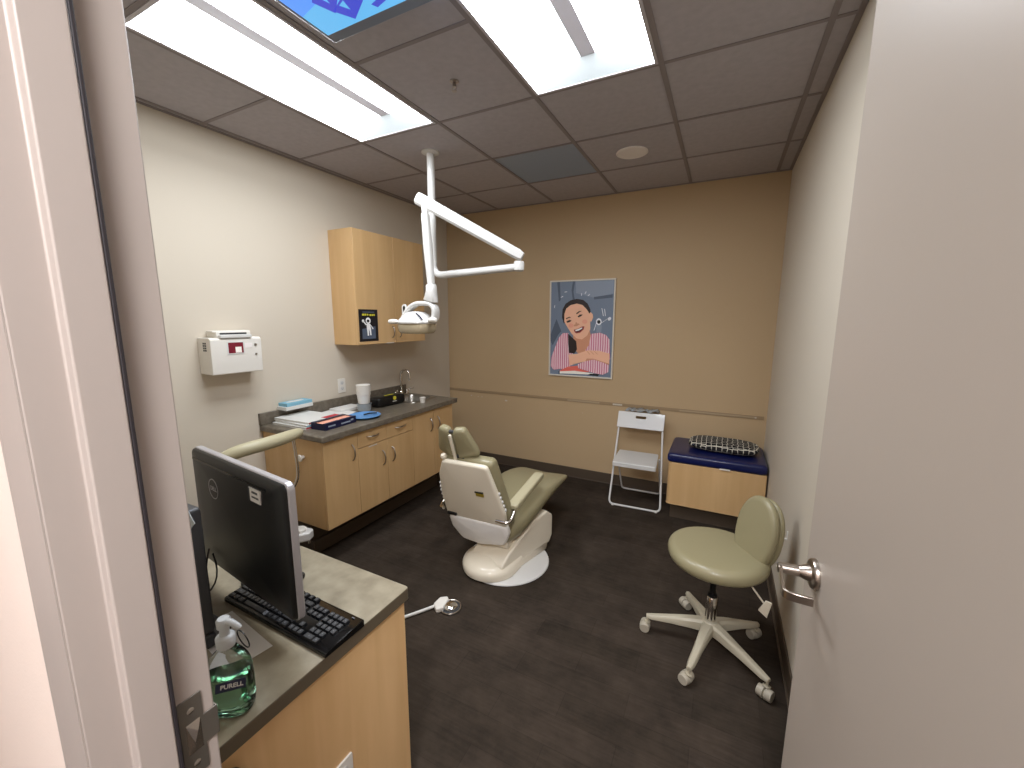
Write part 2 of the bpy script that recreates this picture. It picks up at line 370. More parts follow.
# door leaf, open into the room, hung on the right jamb
hinge = Vector((.306, YF+.012, 0)); ed = Vector((.2225, 1.150, 0)); dd = (ed-hinge).normalized(); DW = (ed-hinge).length
nn = Vector((dd.y, -dd.x, 0))                     # towards the right wall
TD = Matrix.Identity(4)
for i, vcol in enumerate((dd, nn, Vector((0, 0, 1)))):
    for k in range(3): TD[k][i] = vcol[k]
for k in range(3): TD[k][3] = hinge[k]
door = MB().box(0, DW, 0, .044, .008, DH-.006, T=TD).build('door_1', 'doorpaint', bevel=.0025, seg=3); struct(door); door['label'] = 'open painted door with satin lever handle'
HZ = 1.045; HD = DW-.07
def dp(a, b, c): return TD @ Vector((a, b, c))
hs = MB().lathe([(0, 0), (.034, 0), (.0345, .005), (.032, .010), (.027, .012), (.019, .013), (.0165, .022), (.0125, .032), (.0118, .034), (.0128, .035), (.0112, .075), (0, .076)], T=TD.to_3x3().to_4x4() @ Matrix.Rotation(PI/2, 4, 'X'), c=dp(HD, 0, HZ), n=36)
ho = hs.build('door_handle', 'nickel', door); ho['label'] = 'satin nickel lever handle'
lv = MB()
rg = []
path = [(HD+.012, -.066), (HD+.002, -.069), (HD-.04, -.076), (HD-.092, -.084), (HD-.103, -.083), (HD-.109, -.077), (HD-.113, -.062), (HD-.117, -.034)]
for i_, (u_, v_) in enumerate(path):
    pu, pv = path[max(i_-1, 0)]; nu, nv = path[min(i_+1, len(path)-1)]
    td = Vector((nu-pu, nv-pv)).normalized(); h_ = .0095 if i_ else .008
    rg.append([dp(u_-td.y*a_*.0032, v_+td.x*a_*.0032, HZ+b_*h_) for a_, b_ in ((-1, -1), (1, -1), (1, 1), (-1, 1))])
lv.rings(rg).build('lever', 'nickel', ho, bevel=.0015)
MB().box(DW-.0003, DW+.0015, .008, .036, HZ-.055, HZ+.055, T=TD).build('latch_plate', 'nickel', door)
for z in (.25, 1.2, 2.15): MB().cyl((.3, YF+.004, z-.05), (.3, YF+.004, z+.05), .006, n=12).build('hinge_barrel', 'nickel', door)

# ------------------------------------------------------------ ceiling fittings
def troffer(x0, x1, y0, y1, label, group='recessed fluorescent troffers', lens='diffuser'):
    cx, cy = (x0+x1)/2, (y0+y1)/2
    t = thing('ceiling_light', label, 'ceiling light', (cx, cy, CE-.006), group=group)
    e = .014
    f = MB(); z0, z1 = CE-.006, CE+.0
    f.box(x0, x1, y0, y0+e, z0, z1).box(x0, x1, y1-e, y1, z0, z1).box(x0, x0+e, y0+e, y1-e, z0, z1).box(x1-e, x1, y0+e, y1-e, z0, z1)
    f.box(x0+.001, x1-.001, y0+.001, y1-.001, CE+.10, CE+.105)
    f.box(x0+.001, x0+.004, y0+.001, y1-.001, CE, CE+.1).box(x1-.004, x1-.001, y0+.001, y1-.001, CE, CE+.1).box(x0+.004, x1-.004, y0+.001, y0+.004, CE, CE+.1).box(x0+.004, x1-.004, y1-.004, y1-.001, CE, CE+.1)
    f.build('housing', 'troffer', t, smooth=False)
    a, b, c, d = x0+e, x1-e, y0+e, y1-e; r = .034; ie = .085; zr = CE+.06; zz = CE-.004
    for sx in (-1, 1):
        xo = a if sx < 0 else b; xi = cx+sx*r
        n = 6; rows = []
        for k in range(n+1):
            q = k/n; x = xo+(xi-xo)*q; z = zz+(zr-zz)*math.sin(q*PI/2)**.9; yy = ie*q
            rows.append((x, c+yy, d-yy, z))
        vs, fs = [], []
        for x, ya, yb, z in rows: vs += [Vector((x, ya, z)), Vector((x, yb, z))]
        for k in range(n): fs.append((2*k, 2*k+1, 2*k+3, 2*k+2))
        MB().add(vs, fs).build('diffuser', lens, t)
    for ya, sg in ((c, 1), (d, -1)):
        MB().add([Vector((a, ya, zz)), Vector((b, ya, zz)), Vector((cx+r, ya+sg*ie, zr)), Vector((cx-r, ya+sg*ie, zr))], [(0, 1, 2, 3)]).build('end_reflector', 'diffend', t, smooth=False)
    MB().box(cx-r-.001, cx+r+.001, c+ie-.001, d-ie+.001, zr-.003, zr+.004).build('centre_bar', 'troffer', t, smooth=False)
    return t
troffer(-2.16+.012, -1.55-.012, .87+.01, 2.09-.01, 'long lit troffer in the ceiling nearest the left wall, beside the screen')
troffer(-.94+.012, -.33-.012, .87+.01, 2.09-.01, 'long lit troffer in the ceiling right of the blue screen')
hl = troffer(-.2, .41, -1.6, -.38, 'unseen troffer added in the hall ceiling to light the doorway', group=None, lens='diffuser_hall_added')  # out-of-view hall lamp, placed and strengthened to light frame, door and chair back
# ceiling mounted screen
t = thing('ceiling_screen', 'blue glowing television screen mounted flat under the ceiling', 'television', (-1.09, .86, 2.63))
x0, x1, y0, y1 = -1.405, -.585, .74, 1.25
MB().prism(rrect(x0, x1, y0, y1, .008, 3), 2.662, 2.70).build('casing', 'bezelgrey', t, bevel=.003)
MB().box(x0+.010, x1-.010, y0+.010, y1-.012, 2.6608, 2.6625).build('bezel', 'bezelgrey', t)
MB().box(-1.1, -.9, .9, 1.1, 2.70, CE-.0005).build('ceiling_mount', 'darkgrey', t)
s_ = MB(); TT = Matrix(((1, 0, 0, 0), (0, 1, 0, 0), (0, 0, -1, 2.6604), (0, 0, 0, 1)))
s_.m(0).flat([(x0+.016, y0+.016), (x1-.016, y0+.016), (x1-.016, y1-.045), (x0+.016, y1-.045)], TT, 0)
s_.m(1).flat([(x0+.016, 1.10), (-1.2, 1.06), (-1.1, 1.16), (x0+.45, y1-.045), (x0+.016, y1-.045)], TT, .0002)
s_.m(3).flat([(-1.12, .95), (x1-.016, 1.0), (x1-.016, 1.17), (-.86, 1.20), (-1.0, 1.1)], TT, .0003)
s_.m(2).flat([(-1.27, 1.13), (-1.15, 1.08), (-1.14, 1.14), (-1.23, 1.19)], TT, .0004).flat([(-1.30, 1.07), (-1.24, 1.02), (-1.2, 1.09), (-1.27, 1.14)], TT, .0004).flat([(-1.13, 1.165), (-.86, 1.105), (-.86, 1.125), (-1.12, 1.185)], TT, .0004)
s_.m(1).flat([(-1.23, 1.12), (-1.2, 1.11), (-1.21, 1.15)], TT, .0006).flat([(-1.265, 1.06), (-1.235, 1.05), (-1.25, 1.1)], TT, .0006)
s_.build('screen_image', ['scr1', 'scr2', 'scr3', 'scr4'], t, smooth=False)
# return grille tile, speaker, sprinkler
t = thing('return_grille', 'dark blue grey return air tile in the ceiling near the back wall', 'vent', (-1.245, 3.0, CE))
MB().box(-1.55, -.94, 2.70, 3.30, CE+.002, CE+.02).build('grille_panel', 'vent', t, smooth=False)
gm = MB()
for k in range(30): gm.box(-1.535, -.955, 2.715+k*.0195, 2.722+k*.0195, CE-.001, CE+.003)
gm.build('slats', 'vent', t, smooth=False)
t = thing('ceiling_speaker', 'round pale speaker grille set in a ceiling tile near the back wall', 'speaker', (-.64, 3.03, CE))
MB().lathe([(.105, 0), (.105, -.006), (.098, -.009), (.096, -.006), (0, -.006)], c=(-.64, 3.03, CE), n=48).build('speaker_rim', 'speaker', t)
MB().lathe([(.095, -.0062), (.095, -.008), (.05, -.010), (0, -.0105)], c=(-.64, 3.03, CE), n=48).build('speaker_grille', 'speaker', t)
t = thing('fire_sprinkler', 'small chrome fire sprinkler head in the ceiling between the lights', 'sprinkler', (-1.23, 1.79, CE))
c = (-1.23, 1.79, CE)
MB().lathe([(.022, 0), (.022, -.003), (.014, -.006), (.010, -.008), (0, -.010)], c=c).build('escutcheon', 'nickel', t)
MB().cyl((c[0], c[1], CE-.01), (c[0], c[1], CE-.025), .009).tube([(c[0]-.008, c[1], CE-.022), (c[0]-.015, c[1], CE-.035), (c[0], c[1], CE-.042)], .002, 6).tube([(c[0]+.008, c[1], CE-.022), (c[0]+.012, c[1], CE-.03), (c[0], c[1], CE-.042)], .002, 6).build('sprinkler_body', 'nickel', t)
MB().lathe([(.012, 0), (.012, -.002), (0, -.002)], c=(c[0], c[1], CE-.042)).build('deflector', 'nickel', t)
# ------------------------------------------------------------ wall cabinet
def bow_handle(parent, p, vert=True, L_=.10, out=Vector((1, 0, 0)), name='handle', m='nickel'):
    # arched pull, p = its middle on the door face
    p = Vector(p); a = Vector((0, 0, 1)) if vert else Vector((0, 1, 0))
    pts = []
    for k in range(13):
        q = -1+2*k/12; pts.append(p + a*q*L_/2 + out*(.028*(1-q*q)**.6+.0))
    r = [.0035+.0025*(1-abs(-1+2*k/12)) for k in range(13)]
    return MB().tube(pts, r, 10).build(name, m, parent)
UX = -2.555; U0, U1, UZ0, UZ1 = 2.325, 3.15, 1.413, 2.305
t = thing('wall_cabinet', 'maple wall cabinet with two doors hung on the left wall', 'cabinet', (-2.66, 2.68, UZ0))
MB().box(XL, UX-.019, U0, U1, UZ0, UZ1).build('body', 'mapleside', t, bevel=.0015)
ys = (U0, 2.755, U1)
for i in range(2):
    d = MB().box(UX-.018, UX, ys[i]+.0015, ys[i+1]-.0015, UZ0+.002, UZ1-.002).build('door', 'maple', t, bevel=.0015)
    bow_handle(d, (UX, 2.755+(-.045 if i == 0 else .045), 1.51))
MB().box(UX-.012, UX+.0015, 2.64, 2.725, UZ0-.0005, UZ0+.0055).build('edge_tag', 'whitemetal', t)
# dark poster sticker on its door
t = thing('space_sticker', 'small dark sticker with a white spacesuit figure on the wall cabinet door', 'sticker', (UX+.0006, 2.445, 1.44))
T = frame((UX+.0004, 2.345, 1.44), (0, 1, 0), (0, 0, 1))
s_ = MB(); s_.m(0).box(0, .20, 0, .255, 0, .0008, T=T)
s_.m(4).flat([(.03, .02), (.17, .02), (.17, .12), (.03, .10)], T, .001)
def F(poly, z=.0013): s_.flat(poly, T, z)
s_.m(1); 
F(ell(.026, .026, 20, cx=.095, cy=.165)); F([(.075, .140), (.115, .140), (.122, .095), (.078, .095)]); F([(.078, .136), (.068, .128), (.040, .158), (.048, .166)]); F(ell(.012, .012, 12, cx=.042, cy=.163))
F([(.113, .138), (.122, .132), (.148, .100), (.140, .094)]); F([(.079, .096), (.098, .096), (.096, .045), (.083, .045)]); F([(.101, .096), (.121, .096), (.124, .048), (.110, .048)])
s_.m(2); F(ell(.014, .012, 16, cx=.094, cy=.163), .0016)
s_.m(3)
for k, (a, b_) in enumerate(((.035, .058), (.062, .080), (.088, .10))): F([(a, .205), (b_, .205), (b_, .220), (a, .220)])
for a, b_ in ((.112, .130), (.134, .150), (.154, .168)): F([(a, .203), (b_, .203), (b_, .218), (a, .218)])
s_.m(4); F([(.04, .229), (.165, .229), (.165, .237), (.04, .237)])
s_.build('printed_face', ['pblack', 'teeth', 'pblack', 'yellow', 'pdark'], t, smooth=False)

# ------------------------------------------------------------ base cabinets with worktop and sink
CX = -2.205; C0, C1, CZ0, CZT = 1.675, 3.08, .245, .847
t = thing('base_cabinet', 'long maple base cabinet with doors and two drawers under the grey worktop', 'cabinet', (-2.5, 2.4, 0))
cb = MB().box(XL+.002, CX-.019, C0, C0+.018, CZ0, CZT).box(XL+.002, CX-.019, C1-.018, C1, CZ0, CZT).box(XL+.002, XL+.012, C0+.018, C1-.018, CZ0, CZT).box(XL+.012, CX-.019, C0+.018, C1-.018, CZ0, CZ0+.018)
for y in (1.953, 2.232, 2.525): cb.box(XL+.012, CX-.019, y-.009, y+.009, CZ0+.018, CZT)
cb.build('body', 'mapleside', t, bevel=.0015)
MB().box(XL+.01, -2.43, C0+.03, C1, .0, CZ0-.0005).build('toe_kick', 'rubberbase', t, smooth=False)
MB().box(-2.43, -2.405, C0+.03, C1, .0, .10).build('kick_base', 'rubberbase', t, bevel=.004)
doors = [(C0, 1.953, CZ0, CZT-.004, 'r'), (1.953, 2.232, CZ0, .722, 'r'), (2.232, 2.525, CZ0, .722, 'l'), (2.525, 2.80, CZ0, CZT-.004, 'r'), (2.80, C1, CZ0, CZT-.004, 'l')]
for a, b_, z0, z1, sd in doors:
    d = MB().box(CX-.018, CX, a+.0015, b_-.0015, z0+.001, z1-.0015).build('door', 'maple', t, bevel=.0015)
    hz = z1-.13 if z1 > .8 else z1-.13
    bow_handle(d, (CX, (b_-.05) if sd == 'r' else (a+.05), hz), L_=.115)
for a, b_ in ((1.953, 2.232), (2.232, 2.525)):
    d = MB().box(CX-.018, CX, a+.0015, b_-.0015, .7255, CZT-.0055).build('drawer', 'maple', t, bevel=.0015)
    bow_handle(d, (CX, (a+b_)/2, .79), vert=False, L_=.115)
for y, z in ((1.80, .838), (2.09, .712), (2.37, .8385)):
    MB().box(CX-.012, CX+.0012, y-.04, y+.04, z-.003, z+.003).build('label_strip', 'whitemetal', t)
t2 = thing('wall_bumper', 'small white door bumper knob on the side of the base cabinet', 'bumper', (-2.40, C0, .72))
MB().cyl((-2.40, C0, .72), (-2.40, C0-.02, .72), .012, .010).build('bumper_stem', 'white', t2)
MB().lathe([(0, 0), (.02, 0), (.024, .006), (.02, .012), (0, .014)], T=Matrix.Rotation(PI/2, 4, 'X'), c=(-2.40, C0-.02, .72), n=20).build('bumper_pad', 'white', t2)
# worktop with a hole for the sink
t = thing('worktop', 'grey brown laminate worktop with a raised backsplash on the base cabinet', 'worktop', (-2.5, 2.4, CZT))
WX, W0, W1, Z0, Z1 = -2.178, 1.655, 3.13, CZT, .887
sx0, sx1, sy0, sy1 = -2.69, -2.39, 2.76, 3.07
wm = MB()
poly_out = [(XL, W0), (WX, W0), (WX, W1), (XL, W1)]
for a, b_, c_, d_ in ((XL, sx0, W0, W1), (sx1, WX, W0, W1), (sx0, sx1, W0, sy0), (sx0, sx1, sy1, W1)): pass
vs = [Vector((x, y, z)) for z in (Z0, Z1) for x, y in (poly_out + [(sx0, sy0), (sx1, sy0), (sx1, sy1), (sx0, sy1)])]
fs = []
for o_ in (0, 8):
    for k in range(4): fs.append((o_+k, o_+(k+1) % 4, o_+4+(k+1) % 4, o_+4+k))
for k in range(4): fs.append((k, (k+1) % 4, 8+(k+1) % 4, 8+k)); fs.append((4+k, 4+(k+1) % 4, 12+(k+1) % 4, 12+k))
wm.add(vs, fs).build('countertop', 'counter', t, bevel=.009, seg=4)
MB().box(XL, XL+.022, W0, W1, Z1, Z1+.085).build('backsplash', 'counter', t, bevel=.003)
# sink
t = thing('sink', 'stainless steel sink basin set into the worktop', 'sink', (-2.54, 2.91, Z1))
def rr3(x0, x1, y0, y1, r, z): return [Vector((x, y, z)) for x, y in rrect(x0, x1, y0, y1, r)]
MB().rings([rr3(sx0-.02, sx1+.02, sy0-.02, sy1+.02, .05, Z1+.0), rr3(sx0-.018, sx1+.018, sy0-.018, sy1+.018, .05, Z1+.004), rr3(sx0+.008, sx1-.008, sy0+.008, sy1-.008, .045, Z1+.003), rr3(sx0+.014, sx1-.014, sy0+.014, sy1-.014, .045, Z1-.01), rr3(sx0+.025, sx1-.025, sy0+.025, sy1-.025, .05, Z1-.11), rr3(sx0+.06, sx1-.06, sy0+.06, sy1-.06, .05, Z1-.125)], cap0=False).build('basin', 'steel', t)
MB().lathe([(.03, .0), (.03, .003), (.02, .002), (0, .002)], c=(-2.54, 2.91, Z1-.125)).build('drain', 'chrome', t)
# faucet
fx, fy = -2.755, 3.01
t = thing('faucet', 'chrome gooseneck faucet with two lever taps behind the sink', 'faucet', (fx, fy, Z1))
MB().prism(rrect(fx-.028, fx+.028, fy-.10, fy+.10, .025), Z1, Z1+.012).lathe([(.018, .012), (.018, .03), (.012, .04), (.012, .06)], c=(fx, fy, Z1)).build('deck_plate', 'chrome', t, bevel=.002)
gp = [(fx, fy, Z1+.03), (fx, fy, Z1+.20)]
for k in range(1, 13):
    a = PI*k/12; gp.append((fx+.045-.045*math.cos(a), fy+.02*(1-math.cos(a))/2, Z1+.20+.045*math.sin(a)))
gp.append((fx+.090, fy+.02, Z1+.165))
MB().tube(gp, .0105, 14).cyl((fx+.090, fy+.02, Z1+.17), (fx+.090, fy+.02, Z1+.145), .013).build('spout', 'chrome', t)
for s in (-1, 1):
    h = MB().lathe([(.016, .012), (.016, .03), (.011, .045), (0, .047)], c=(fx, fy+s*.08, Z1)).tube([(fx, fy+s*.08, Z1+.04), (fx+.03, fy+s*.1, Z1+.058), (fx+.055, fy+s*.115, Z1+.06)], [.006, .006, .008], 10).build('tap', 'chrome', t)

# ------------------------------------------------------------ things on the worktop
ZT = Z1+.0005
# three spiral workbooks stacked
zb = ZT
defs = [('lowest of the three spiral workbooks stacked at the near end of the worktop', (0, 0), .02), ('middle of the three spiral workbooks stacked on the worktop', (.006, .012), -.02), ('topmost of the three spiral workbooks stacked on the worktop, red corner', (-.004, .02), .05)]
for i, (lb, of, rz) in enumerate(defs):
    t = thing('workbook', lb, 'book', (-2.60+of[0], 1.855+of[1], zb), rz=math.radians(90)+rz, local=True, group='spiral workbooks on the worktop')
    w_, h_, th = .26, .34, .014
    MB().box(-w_/2, w_/2, -h_/2, h_/2, .002, th-.002).build('pages', 'paper', t, bevel=.001)
    MB().box(-w_/2-.002, w_/2+.002, -h_/2-.002, h_/2+.002, 0, .002).box(-w_/2-.002, w_/2+.002, -h_/2-.002, h_/2+.002, th-.002, th).build('cover', 'cardwhite', t, bevel=.0006)
    MB().box(-w_/2+.0, w_/2-.0, -h_/2-.0025, -h_/2-.0018, .003, th-.003).build('coloured_band', 'redprint' if i != 1 else 'cyan', t)
    if i == 2: MB().box(.01, w_/2+.002, -h_/2-.002, -h_/2+.05, th, th+.0006).build('corner_print', 'redprint', t)
    sp_ = MB()
    sp_.tube([(w_/2+.002+.0062*math.cos(a), -h_/2+.02+(h_-.04)*a/(2*PI*22), th/2+.0062*math.sin(a)) for a in [2*PI*j/8 for j in range(22*8+1)]], .0008, 5)
    sp_.build('spiral_binding', 'white', t)
    zb += th+.001
# navy box
t = thing('navy_box', 'navy printed cardboard box with an open top beside the workbooks', 'box', (-2.36, 1.90, ZT), rz=math.radians(3), local=True)
bw, bl, bh = .13, .27, .045
bx_ = MB().box(-bw/2, bw/2, -bl/2, bl/2, 0, .002)
for a in ((-bw/2, -bw/2+.002, -bl/2, bl/2), (bw/2-.002, bw/2, -bl/2, bl/2), (-bw/2+.002, bw/2-.002, -bl/2, -bl/2+.002), (-bw/2+.002, bw/2-.002, bl/2-.002, bl/2)): bx_.box(*a, .002, bh)
bx_.box(-bw/2, -bw/2+.03, -bl/2, bl/2, bh, bh+.002).box(bw/2-.02, bw/2, -bl/2, bl/2, bh, bh+.002)
bx_.build('carton', 'navycard', t)
MB().box(-bw/2+.004, bw/2-.004, -bl/2+.004, bl/2-.004, .002, bh-.006).build('contents', 'blush', t)
lb_ = MB()
for y0, y1, z0, z1 in ((-.11, -.05, .018, .028), (.0, .08, .014, .024), (.085, .11, .022, .034)): MB().box(bw/2, bw/2+.0006, y0, y1, z0, z1).build('pale_print', 'pmid', t)
# tissue box with blue top on the backsplash
t = thing('glove_box', 'white and light blue carton resting on the backsplash near the wall outlet', 'box', (-2.765, 1.90, Z1+.0855), rz=math.radians(2), local=True)
MB().box(-.05, .05, -.11, .11, 0, .026).build('carton', 'cardwhite', t, bevel=.002)
MB().box(-.046, .046, -.10, .108, .026, .05).build('blue_lid', 'cyan', t, bevel=.002)
MB().prism(ell(.022, .07, 24), .0502, .0512).build('opening', 'cardwhite', t)
# papers
for (x, y, rz, lb, zz) in ((-2.66, 2.12, .15, 'loose white sheet lying flat behind the navy box', 0), (-2.55, 2.09, -.25, 'white leaflet on top of the papers behind the navy box', .0026)):
    t = thing('paper_sheet', lb, 'paper', (x, y, ZT+zz), rz=rz, local=True)
    MB().box(-.12, .12, -.14, .14, 0, .0022).build('sheet', 'paper', t)
t = thing('paper_stack', 'thin stack of white forms behind the clear tub on the worktop', 'paper', (-2.70, 2.30, ZT), local=True)
MB().box(-.07, .07, -.11, .11, 0, .02).build('sheets', 'paper', t, bevel=.001)
# stack of white cups standing on a clear tub
cxp = (-2.53, 2.33)
t = thing('clear_tub', 'clear plastic tub under the stack of white cups', 'tub', (*cxp, ZT), local=True)
MB().lathe([(0, 0), (.048, 0), (.052, .004), (.056, .06), (.058, .062), (.055, .063), (.050, .006), (0, .004)], n=36).build('tub_wall', 'clearcup', t)
t = thing('paper_cup_stack', 'stack of white cups standing on the clear tub', 'cup', (*cxp, ZT+.0635), local=True)
zc = 0
for k in range(8):
    MB().lathe([(0, zc), (.044, zc), (.052, zc+.07), (.0555, zc+.072), (.056, zc+.074), (.053, zc+.076), (0, zc+.06)], n=36).build('cup', 'white', t)
    zc += .0105
# blue dish
t = thing('blue_dish', 'round blue plastic dish in front of the white cups', 'dish', (-2.36, 2.17, ZT), local=True)
MB().lathe([(0, 0), (.09, 0), (.115, .016), (.118, .018), (.113, .020), (.088, .006), (0, .005)], n=48).build('dish', 'blueplate', t)
MB().tube([(-.03, .02, .012), (.0, .05, .02), (.05, .075, .024)], .006, 8).build('dark_strap', 'black', t)
# black case
t = thing('black_case', 'black zipped pouch with a yellow round logo beside the faucet', 'pouch', (-2.54, 2.60, ZT), rz=math.radians(-4), local=True)
MB().pad(rrect(-.065, .065, -.155, .155, .03), .085, .02, .004, T=Matrix.Translation((0, 0, .0425))).build('pouch_body', 'black', t)
MB().tube([(.03, -.06, .0895), (.032, .0, .0905), (.03, .04, .0895)], .003, 6).build('zip', 'yellow', t)
T = frame((.0665, .02, .062), (0, 1, 0), (0, 0, 1))
MB().prism(ell(.017, .017, 24), -.002, .001, T=T).build('round_logo', 'yellow', t)
MB().box(-.022, .022, -.030, -.024, -.002, .0008, T=T).build('pale_lettering', 'paper', t)
t = thing('small_cup', 'small white cup standing at the near edge of the sink', 'cup', (-2.33, 2.81, ZT), local=True)
MB().lathe([(0, 0), (.022, 0), (.027, .045), (.0275, .046), (.025, .045), (.02, .004), (0, .004)], n=28).build('cup_wall', 'white', t)
# outlet on left wall
def outlet(loc, T, label, nm='wall_outlet'):
    t = thing(nm, label, 'outlet', loc)
    MB().prism(rrect(-.037, .037, -.059, .059, .006), 0, .006, T=T).build('plate', 'white', t, bevel=.0015)
    for v in (-.024, .024):
        f = MB().prism(rrect(-.017, .017, v-.015, v+.015, .010), .006, .0085, T=T).build('socket', 'whitemetal', t)
        MB().box(-.008, -.006, v-.004, v+.006, .0085, .0088, T=T).box(.006, .008, v-.004, v+.006, .0085, .0088, T=T).prism(ell(.003, .003, 10, cx=0, cy=v-.009), .0085, .0088, T=T).build('slot', 'pdark', f)
    return t
outlet((XL, 2.365, 1.066), frame((XL, 2.365, 1.066), (0, 1, 0), (0, 0, 1)), 'white electrical outlet on the left wall above the worktop')

# ------------------------------------------------------------ sharps container
t = thing('sharps_container', 'white sharps container cabinet with a red label on the left wall', 'sharps container', (-2.76, 1.49, 1.28))
SX = -2.685; a0, a1, zb0, zt0 = 1.338, 1.640, 1.285, 1.505
MB().prism(roundpoly([(XL, zb0), (SX, zb0-.002), (SX+.004, zt0-.012), (SX-.012, zt0), (XL, zt0)], .006), a0, a1, T=Matrix(((1, 0, 0, 0), (0, 0, 1, 0), (0, 1, 0, 0), (0, 0, 0, 1)))).build('cabinet', 'white', t, bevel=.003)
MB().box(XL+.01, SX-.02, a0+.05, a1-.05, zt0, zt0+.035).prism(rrect(a0+.035, a1-.045, zt0+.030, zt0+.042, .005), SX-.10, SX-.03, T=Matrix(((0, 0, 1, 0), (1, 0, 0, 0), (0, 1, 0, 0), (0, 0, 0, 1)))).build('lid', 'white', t, bevel=.003)
MB().box(SX-.055, SX-.018, a0+.07, a1-.075, zt0+.012, zt0+.029).build('opening', 'darkgrey', t)
MB().prism(rrect(a0+.055, a1-.06, zt0-.004, zt0+.018, .008), SX-.018, SX+.012, T=Matrix(((0, 0, 1, 0), (1, 0, 0, 0), (0, 1, 0, 0), (0, 0, 0, 1)))).build('counterbalance_tray', 'whitemetal', t, bevel=.004)
T = frame((SX+.0035, 0, 0), (0, 1, 0), (0, 0, 1))
MB().box(1.428, 1.532, 1.402, 1.480, 0, .0016, T=T).build('label_frame', 'cardwhite', t, bevel=.0008)
MB().box(1.436, 1.524, 1.409, 1.474, 0, .0022, T=T).build('red_label', 'red', t)
MB().box(1.476, 1.512, 1.411, 1.447, 0, .0027, T=T).build('white_sticker', 'pwhite', t)
MB().box(1.535, 1.580, 1.438, 1.468, 0, .0014, T=T).build('grey_print', 'speaker', t)
for lz, lr in ((1.455, .008), (1.395, .006)): MB().cyl((SX+.001, 1.601, lz), (SX+.007, 1.601, lz), lr, n=16).build('lock', 'nickel', t)
vm = MB()
for j in range(4):
    for k in range(2): vm.box(XL+.058+k*.020, XL+.074+k*.020, a0-.0008, a0+.001, 1.425+j*.014, 1.435+j*.014)
vm.build('side_vent', 'darkgrey', t)

# ------------------------------------------------------------ framed poster (flat printed art)
def pm(x, y):
    tt_ = (y-66)/600; xl = 82-24*tt_; xr = 476-32*tt_; u = (x-xl)/(xr-xl); bot = 658+30*u
    return (u*PW, (1-(y-66)/(bot-66))*PH)
PW, PH = .625, .915
px0, pz0 = -1.565, 1.055
t = thing('framed_poster', 'white framed poster of a smiling young woman in a pink striped top', 'poster', (px0+PW/2+.012, YB-.01, pz0))
T = frame((px0+.012, YB-.012, pz0+.012), (1, 0, 0), (0, 0, 1))
fm = MB(); 
for a in ((-.014, PW+.014, -.014, 0), (-.014, PW+.014, PH, PH+.014), (-.014, 0, 0, PH), (PW, PW+.014, 0, PH)): fm.box(*a, -.012, .008, T=T)
fm.build('frame', 'posterframe', t, bevel=.002)
MB().box(0, PW, 0, PH, -.0115, -.001, T=T).build('backing', 'posterframe', t)
s_ = MB(); lay = [0.0]
def D(mi, pts, lift=1):
    lay[0] += .00012*lift; s_.m(mi); s_.flat([pm(*p) for p in pts], T, lay[0])
def E_(mi, cx, cy, rx, ry, rot=0, n=32):
    c_, s0 = math.cos(math.radians(rot)), math.sin(math.radians(rot))
    D(mi, [(cx+x*c_-y*s0, cy+x*s0+y*c_) for x, y in ell(rx, ry, n)])
order = ['pbg', 'pdark', 'pmid', 'hair', 'skin', 'skin2', 'pink', 'stripes', 'lips', 'mouth', 'teeth', 'chalk', 'pblack', 'pred', 'pwhite', 'blush']
ix = {k: i for i, k in enumerate(order)}
s_.m(0).flat([(0, 0), (PW, 0), (PW, PH), (0, PH)], T, 0)
D(ix['pmid'], [(240, 66), (470, 66), (468, 150), (350, 172), (240, 140)])
D(ix['pdark'], [(120, 66), (138, 66), (140, 180), (128, 190)]); D(ix['pdark'], [(222, 66), (236, 66), (224, 130), (232, 185), (218, 180), (212, 120)])
D(ix['pdark'], [(350, 168), (464, 156), (462, 176), (352, 184)]); D(ix['pdark'], [(60, 420), (110, 300), (140, 380), (120, 400), (80, 470)])
for x, y in ((150, 160), (175, 130), (275, 150), (300, 140), (320, 155), (100, 220)): E_(ix['chalk'], x, y, 10, 2.0, x)
for a, b_, c_, d_ in ((396, 240, 404, 290), (412, 245, 416, 290), (345, 380, 362, 330), (384, 338, 440, 300)):
    D(ix['chalk'], [(a, b_), (a+4, b_), (c_+4, d_), (c_, d_)])
E_(ix['chalk'], 378, 325, 17, 22); E_(ix['pblack'], 378, 326, 10, 12); D(ix['pmid'], [(362, 346), (396, 346), (392, 392), (362, 392)]); E_(ix['chalk'], 442, 308, 9, 12, 30)
D(ix['hair'], [(158, 330), (147, 290), (152, 240), (172, 205), (205, 184), (245, 176), (285, 184), (312, 208), (328, 245), (330, 280), (300, 300), (200, 300)])
D(ix['skin2'], [(215, 400), (322, 380), (330, 425), (300, 520), (250, 530), (225, 500)])
D(ix['stripes'], [(186, 392), (150, 392), (125, 420), (98, 480), (74, 540), (70, 610), (150, 630), (210, 600), (215, 470)])
D(ix['stripes'], [(330, 400), (385, 395), (420, 410), (440, 440), (441, 570), (330, 570), (290, 500), (318, 460)])
D(ix['skin2'], [(236, 440), (320, 440), (316, 470), (290, 510), (240, 520), (226, 480)])
D(ix['hair'], [(184, 396), (236, 446), (240, 500), (222, 526), (188, 522), (184, 460)])
D(ix['skin'], [(162, 318), (163, 270), (176, 235), (205, 214), (245, 206), (280, 216), (306, 244), (322, 272), (330, 262), (342, 276), (344, 296), (334, 322), (326, 322), (326, 370), (305, 412), (272, 436), (238, 428), (208, 398), (182, 356)])
D(ix['skin'], [(176, 534), (240, 528), (310, 506), (380, 512), (438, 530), (436, 598), (400, 590), (340, 566), (270, 584), (180, 606)])
D(ix['skin2'], [(300, 560), (340, 562), (436, 596), (434, 604), (340, 572), (290, 580)])
